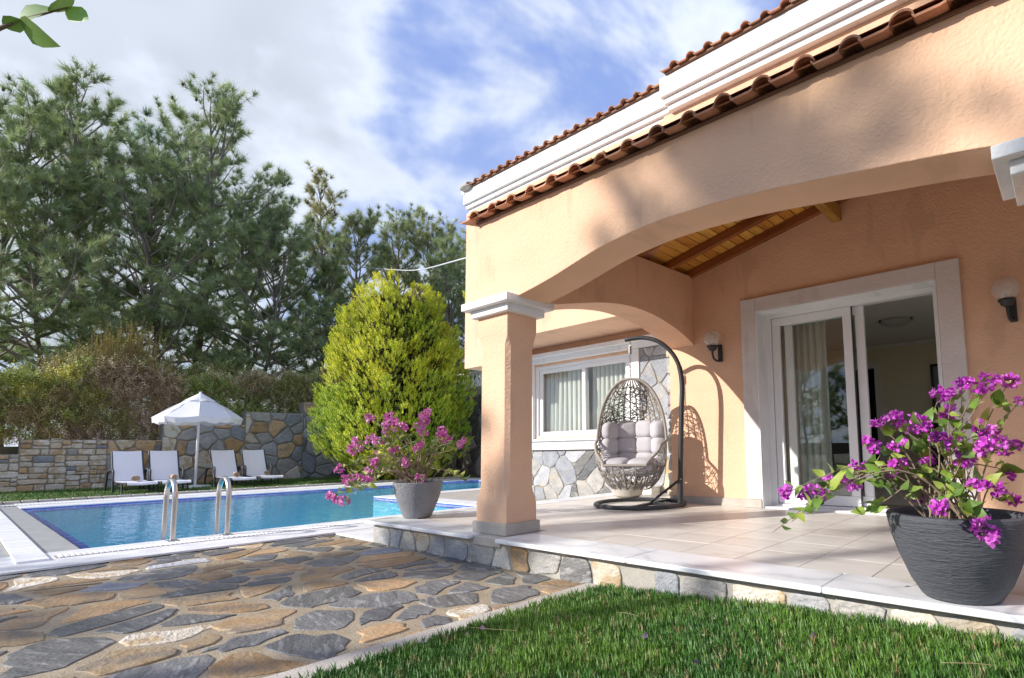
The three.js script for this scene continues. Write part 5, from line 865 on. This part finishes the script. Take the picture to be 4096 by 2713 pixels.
// ---------------------------------------------------------------- hedge on the raised bed
{
  const SPRIG = (() => { const t = [], r = rng(401); for (let k = 0; k < 11; k++) { const y = 0.03 + 0.25 * k / 11, az = k * 2.4, d = V(Math.cos(az), 0.55, Math.sin(az)).normalize(), s = V(-Math.sin(az), 0.1, Math.cos(az)).multiplyScalar(0.014), a = V(0, y, 0), L = 0.05, m = a.clone().addScaledVector(d, L * 0.5), e = a.clone().addScaledVector(d, L); t.push(...a, ...m.clone().add(s), ...m.clone().sub(s), ...m.clone().sub(s), ...m.clone().add(s), ...e); } return soup(t); })();
  const STICK = (() => { const t = []; for (let k = 0; k < 3; k++) { const a = k * 2.094, b = a + 2.094, p = [Math.cos(a) * 0.006, 0, Math.sin(a) * 0.006], q = [Math.cos(b) * 0.006, 0, Math.sin(b) * 0.006]; t.push(...p, ...q, 0, 1, 0); } return soup(t); })();
  const mk = (label, z0, z1, topf, n, nt, seed, pal, xr = [-20.85, -20.05]) => {
    const r = rng(seed), h = thing('hedge', label, 'hedge', [-20.6, 1.12, (z0 + z1) / 2], 'hedge along the raised bed'), O = h.position, m = [], c = [], s = [], scl = [];
    for (let i = 0; i < n; i++) {
      const z = lerp(z0, z1, r()), top = topf(z), y = 1.12 + (top - 1.12) * Math.pow(r(), 0.85), x = lerp(xr[0], xr[1], r());
      if (gap(y, z)) continue;
      const g = n3(z * 1.7 + 50, y * 1.7, x + 30), col = g > 0.62 ? pal[0] : g > 0.45 ? pal[1] : pal[2], f = 0.6 + 0.8 * r(), k = 0.7 + 0.7 * r();
      m.push(mat4(V(x, y, z).sub(O), toDir(V((r() - 0.5) * 2.2, 0.6 + 0.6 * r(), (r() - 0.5) * 2.2).normalize(), r() * 6), V(k, k, k))); c.push(rgb(col[0] * f, col[1] * f, col[2] * f));
    }
    for (let i = 0; i < nt; i++) { const z = lerp(z0, z1, r()), y = 1.12 + (topf(z) - 1.3) * Math.pow(r(), 1.2) * 0.85, x = lerp(xr[0], xr[1], r()), L = 0.2 + 0.45 * r(); if (gap(y + 0.2, z) && r() < 0.9) continue; s.push(mat4(V(x, y, z).sub(O), toDir(V((r() - 0.5) * 2.2, 1, (r() - 0.5) * 2.2).normalize()), V(0.8, L, 0.8))); const f = 0.6 + 0.7 * r(); scl.push(rgb(0.50 * f, 0.36 * f, 0.25 * f)); }
    inst(h, 'leaves', SPRIG, phy([1, 1, 1], 0.6, { transmission: 0.4, thickness: 0 }), m, c); inst(h, 'twigs', STICK, std([1, 1, 1], 0.9), s, scl);
  };
  const gap = (y, z) => (z < -5.05 && z > -7.2 && y > 2.22 && y < 2.72 && Math.sin(z * 21) > -0.35) || (z < -3.3 && z > -3.75 && y > 2.1 && y < 2.5);
  const ol = [[0.56, 0.53, 0.08], [0.36, 0.41, 0.09], [0.50, 0.39, 0.17]], br = [[0.42, 0.43, 0.12], [0.52, 0.42, 0.24], [0.56, 0.43, 0.28]], gr = [[0.38, 0.47, 0.12], [0.30, 0.38, 0.11], [0.46, 0.42, 0.16]];
  mk('yellow green hedge above the coursed stone wall at left', -2.4, 2.2, (z) => 2.95 + 0.22 * Math.sin(z * 2.3) + 0.2 * Math.sin(z * 5.1), 7000, 3200, 403, ol);
  mk('tall hedge with bare brown shoots left of the parasol', -4.3, -2.0, (z) => 3.0 + 0.5 * Math.exp(-Math.pow((z + 3.0) / 0.75, 2)), 3600, 3200, 404, br);
  mk('brown clipped hedge behind the parasol and stepped wall', -8.6, -4.2, (z) => 3.05 + 0.13 * (-4.2 - z) + 0.1 * Math.sin(z * 6), 6500, 4600, 405, [br[0], br[1], gr[0]]);
  mk('green shrub layer rising behind the brown hedge', -8.6, -1.5, (z) => 3.6 + 0.3 * Math.sin(z * 1.9) , 5000, 500, 406, gr, [-22.2, -21.3]);
  // upright leafy shoots over the hedge
  const r = rng(407), sh = thing('hedge_shoots', 'thin upright leafy shoots standing above the hedge', 'shrub', [-20.6, 3.0, -3.1]), ms = [], cs = [], tb = [];
  for (let k = 0; k < 170; k++) { const z = -3.0 + (r() + r() + r() - 1.5) * 1.6, x = -20.9 + r() * 0.6, hh = 1.5 * Math.exp(-Math.pow((z + 3) / 1.0, 2)) * (0.45 + 0.6 * r()) + 0.5, b = V(x, 2.7, z), e = b.clone().add(V((r() - 0.5) * 0.3, hh, (r() - 0.5) * 0.45)); tb.push(tube([b, b.clone().lerp(e, 0.5).add(V(0, 0, (r() - 0.5) * 0.06)), e], 0.006, 3, false, false)); const n = Math.ceil(hh / 0.15); for (let i = 0; i < n; i++) { ms.push(mat4(b.clone().lerp(e, (i + 0.6) / n).sub(sh.position), toDir(V((r() - 0.5) * 0.4, 1, (r() - 0.5) * 0.4).normalize(), r() * 6), V(0.8, 0.8, 0.8))); const f = 0.7 + 0.6 * r(); cs.push(rgb(0.46 * f, 0.38 * f, 0.10 * f)); } }
  wpart(sh, 'shoots', merge(tb), MT.twig); inst(sh, 'leaves', SPRIG, phy([1, 1, 1], 0.6, { transmission: 0.25, thickness: 0 }), ms, cs);
}
// ---------------------------------------------------------------- lawns
{
  const blades = (seed, n, h, w, spread) => { const r = rng(seed), t = []; for (let i = 0; i < n; i++) { const a = r() * 6.3, b = V((r() - 0.5) * spread, 0, (r() - 0.5) * spread), L = h * (0.55 + 0.6 * r()), lean = 0.15 + 0.75 * r() * r(), d = V(Math.cos(a) * lean, 1, Math.sin(a) * lean).normalize(), s = V(-Math.sin(a + 0.8), 0, Math.cos(a + 0.8)).multiplyScalar(w / 2), m = b.clone().addScaledVector(d, L * 0.6), e = m.clone().add(V(Math.cos(a) * lean * 0.5 * L, L * 0.30, Math.sin(a) * lean * 0.5 * L)); t.push(...b.clone().add(s), ...b.clone().sub(s), ...m.clone().add(s), ...m.clone().add(s), ...b.clone().sub(s), ...m.clone().sub(s), ...m.clone().add(s), ...m.clone().sub(s), ...e); } return soup(t); };
  const G = [blades(1, 9, 0.042, 0.0034, 0.045), blades(2, 9, 0.036, 0.0032, 0.05), blades(3, 8, 0.052, 0.0036, 0.04)];
  const gm = phy([1, 1, 1], 0.55, { transmission: 0.3, thickness: 0 });
  const field = (name, label, x0, x1, z0, z1, n, seed, k, pos) => {
    const r = rng(seed), o = thing(name, label, 'grass', pos); o.userData.kind = 'stuff'; const m = [[], [], []], c = [[], [], []];
    for (let i = 0; i < n; i++) { const x = lerp(x0, x1, r()), z = lerp(z0, z1, r()), q = Math.floor(r() * 3), s = k * (0.75 + 0.5 * r()), pt = n3(x * 3 + 10, z * 3 + 40, 2), f = 0.65 + 0.6 * r(), dry = r() < 0.07, y = cl(pt * 1.5 - 0.4 + (r() - 0.5) * 0.5); m[q].push(mat4(V(x, x > -5 ? lawnY(x) : -0.008, z).sub(o.position), new THREE.Quaternion().setFromAxisAngle(V(0, 1, 0), r() * 6.3), V(s, s * (0.8 + 0.4 * pt), s))); c[q].push(dry ? rgb(0.36 * f, 0.30 * f, 0.12 * f) : rgb(lerp(0.06, 0.155, y) * f, lerp(0.185, 0.295, y) * f, lerp(0.02, 0.032, y) * f)); }
    m.forEach((l, q) => inst(o, 'grass_blades', G[q], gm, l, c[q]));
    return o;
  };
  field('lawn_grass', 'short green lawn in the lower right foreground', -2.285, 1.1, -2.59, 0.1, 31000, 501, 1, [-1, 0, -1.5]);
  field('far_grass', 'narrow strip of lawn under the sun loungers', -19.6, -15.22, -11.0, 1.2, 26000, 502, 1.5, [-17.4, 0, -4]);
  // fallen petals and dry straws on the lawn
  const r = rng(511), pet = [std([0.55, 0.30, 0.50], 0.7), std([0.55, 0.42, 0.28], 0.8), std([0.50, 0.36, 0.20], 0.8)], pg = leafGeo(0.022, 0.016, 0.25, 0.4);
  const pt = thing('fallen_petals', 'scattered dry petals and leaves lying on the front lawn', 'petals', [-1, 0, -1.6]); pt.userData.kind = 'stuff';
  for (let k = 0; k < 34; k++) { const px = lerp(-2.2, 0.3, r()), m = part(pt, 'petal', pg, pick(pet, r), [px + 1, lawnY(px) + 0.036 + 0.012 * r(), lerp(-2.5, -0.7, r()) + 1.6]); m.rotation.set(1.3 + r() * 0.6, r() * 6, r()); m.scale.setScalar(0.8 + 0.7 * r()); }
  for (let k = 0; k < 9; k++) { const px = lerp(-2.1, 0.2, r()), a = V(px + 1, lawnY(px) + 0.043, lerp(-2.4, -0.8, r()) + 1.6), q = r() * 6.3, L = 0.12 + 0.16 * r(); part(pt, 'straw', tube([a, a.clone().add(V(Math.cos(q) * L / 2, 0.012, Math.sin(q) * L / 2)), a.clone().add(V(Math.cos(q + 0.3) * L, 0.0, Math.sin(q + 0.3) * L))], 0.0009, 4), std([0.42, 0.32, 0.17], 0.8)); }
}
// ---------------------------------------------------------------- leafy twig hanging into the picture at upper left
{
  const b = V(-1.9, 0, 1.5), tr = thing('young_tree', 'thin leafy branch reaching in at the upper left corner', 'tree', [b.x, 0, b.z]);
  const leaves = [[[-1.652, 1.760, -0.033], [-1.618, 1.778, -0.058]], [[-1.650, 1.754, -0.035], [-1.617, 1.720, -0.066]], [[-1.604, 1.775, -0.070], [-1.569, 1.798, -0.095]], [[-1.575, 1.783, -0.092], [-1.549, 1.762, -0.116]], [[-1.679, 1.743, -0.013], [-1.653, 1.752, -0.033]]];
  wpart(tr, 'trunk', tube(spl([b, V(-1.93, 0.8, 1.48), V(-1.86, 1.5, 1.40), V(-1.9, 2.2, 1.35), V(-1.84, 2.9, 1.3)], 20), (t) => lerp(0.03, 0.006, t), 8), MT.barkgrey);
  wpart(tr, 'branch', tube(spl([V(-1.88, 1.45, 1.41), V(-1.85, 1.62, 0.9), V(-1.80, 1.68, 0.4), V(-1.782, 1.703, 0.064), V(-1.684, 1.741, -0.009), V(-1.653, 1.756, -0.033), V(-1.604, 1.772, -0.070), V(-1.570, 1.782, -0.096)], 40), (t) => lerp(0.012, 0.0014, Math.pow(t, 0.6)), 6), MT.twig);
  const r = rng(601), lm = leafMat([[0.13, 0.26, 0.035], [0.16, 0.30, 0.04]]), g = leafGeo(1, 0.62, 0.10, 0.12);
  leaves.forEach(([a, c], i) => { const A = V(...a), E = V(...c), m = wpart(tr, 'leaf', g, lm[i % 2]); m.position.add(A); m.quaternion.copy(toDir(E.clone().sub(A).normalize(), 0.5 + i * 1.1)); m.scale.setScalar(E.distanceTo(A) * 1.6); });
  for (let k = 0; k < 70; k++) { const t = r(), up = r() < 0.5, A = up ? V(-1.87 + (r() - 0.5) * 0.7, 2.1 + 0.9 * r(), 1.35 + (r() - 0.5) * 0.7) : V(-1.84 + (r() - 0.5) * 0.12, 1.6 + 0.12 * r(), lerp(1.2, 0.35, r())), m = wpart(tr, 'leaf', g, lm[k % 2]); m.position.add(A); m.quaternion.copy(toDir(V(r() - 0.5, r() - 0.2, r() - 0.5).normalize(), r() * 6)); m.scale.setScalar(0.045 + 0.02 * r()); }
  for (let k = 0; k < 5; k++) { const a = k * 1.3; wpart(tr, 'branch', tube([V(-1.88, 2.1 + 0.14 * k, 1.36), V(-1.88 + Math.cos(a) * 0.2, 2.3 + 0.13 * k, 1.36 + Math.sin(a) * 0.2), V(-1.88 + Math.cos(a) * 0.36, 2.42 + 0.11 * k, 1.36 + Math.sin(a) * 0.36)], (t) => lerp(0.008, 0.002, t), 5), MT.twig); }
}
scene.traverse((o) => { if (o.isMesh) { o.castShadow = true; o.receiveShadow = true; } });
renderer.render(scene, camera);
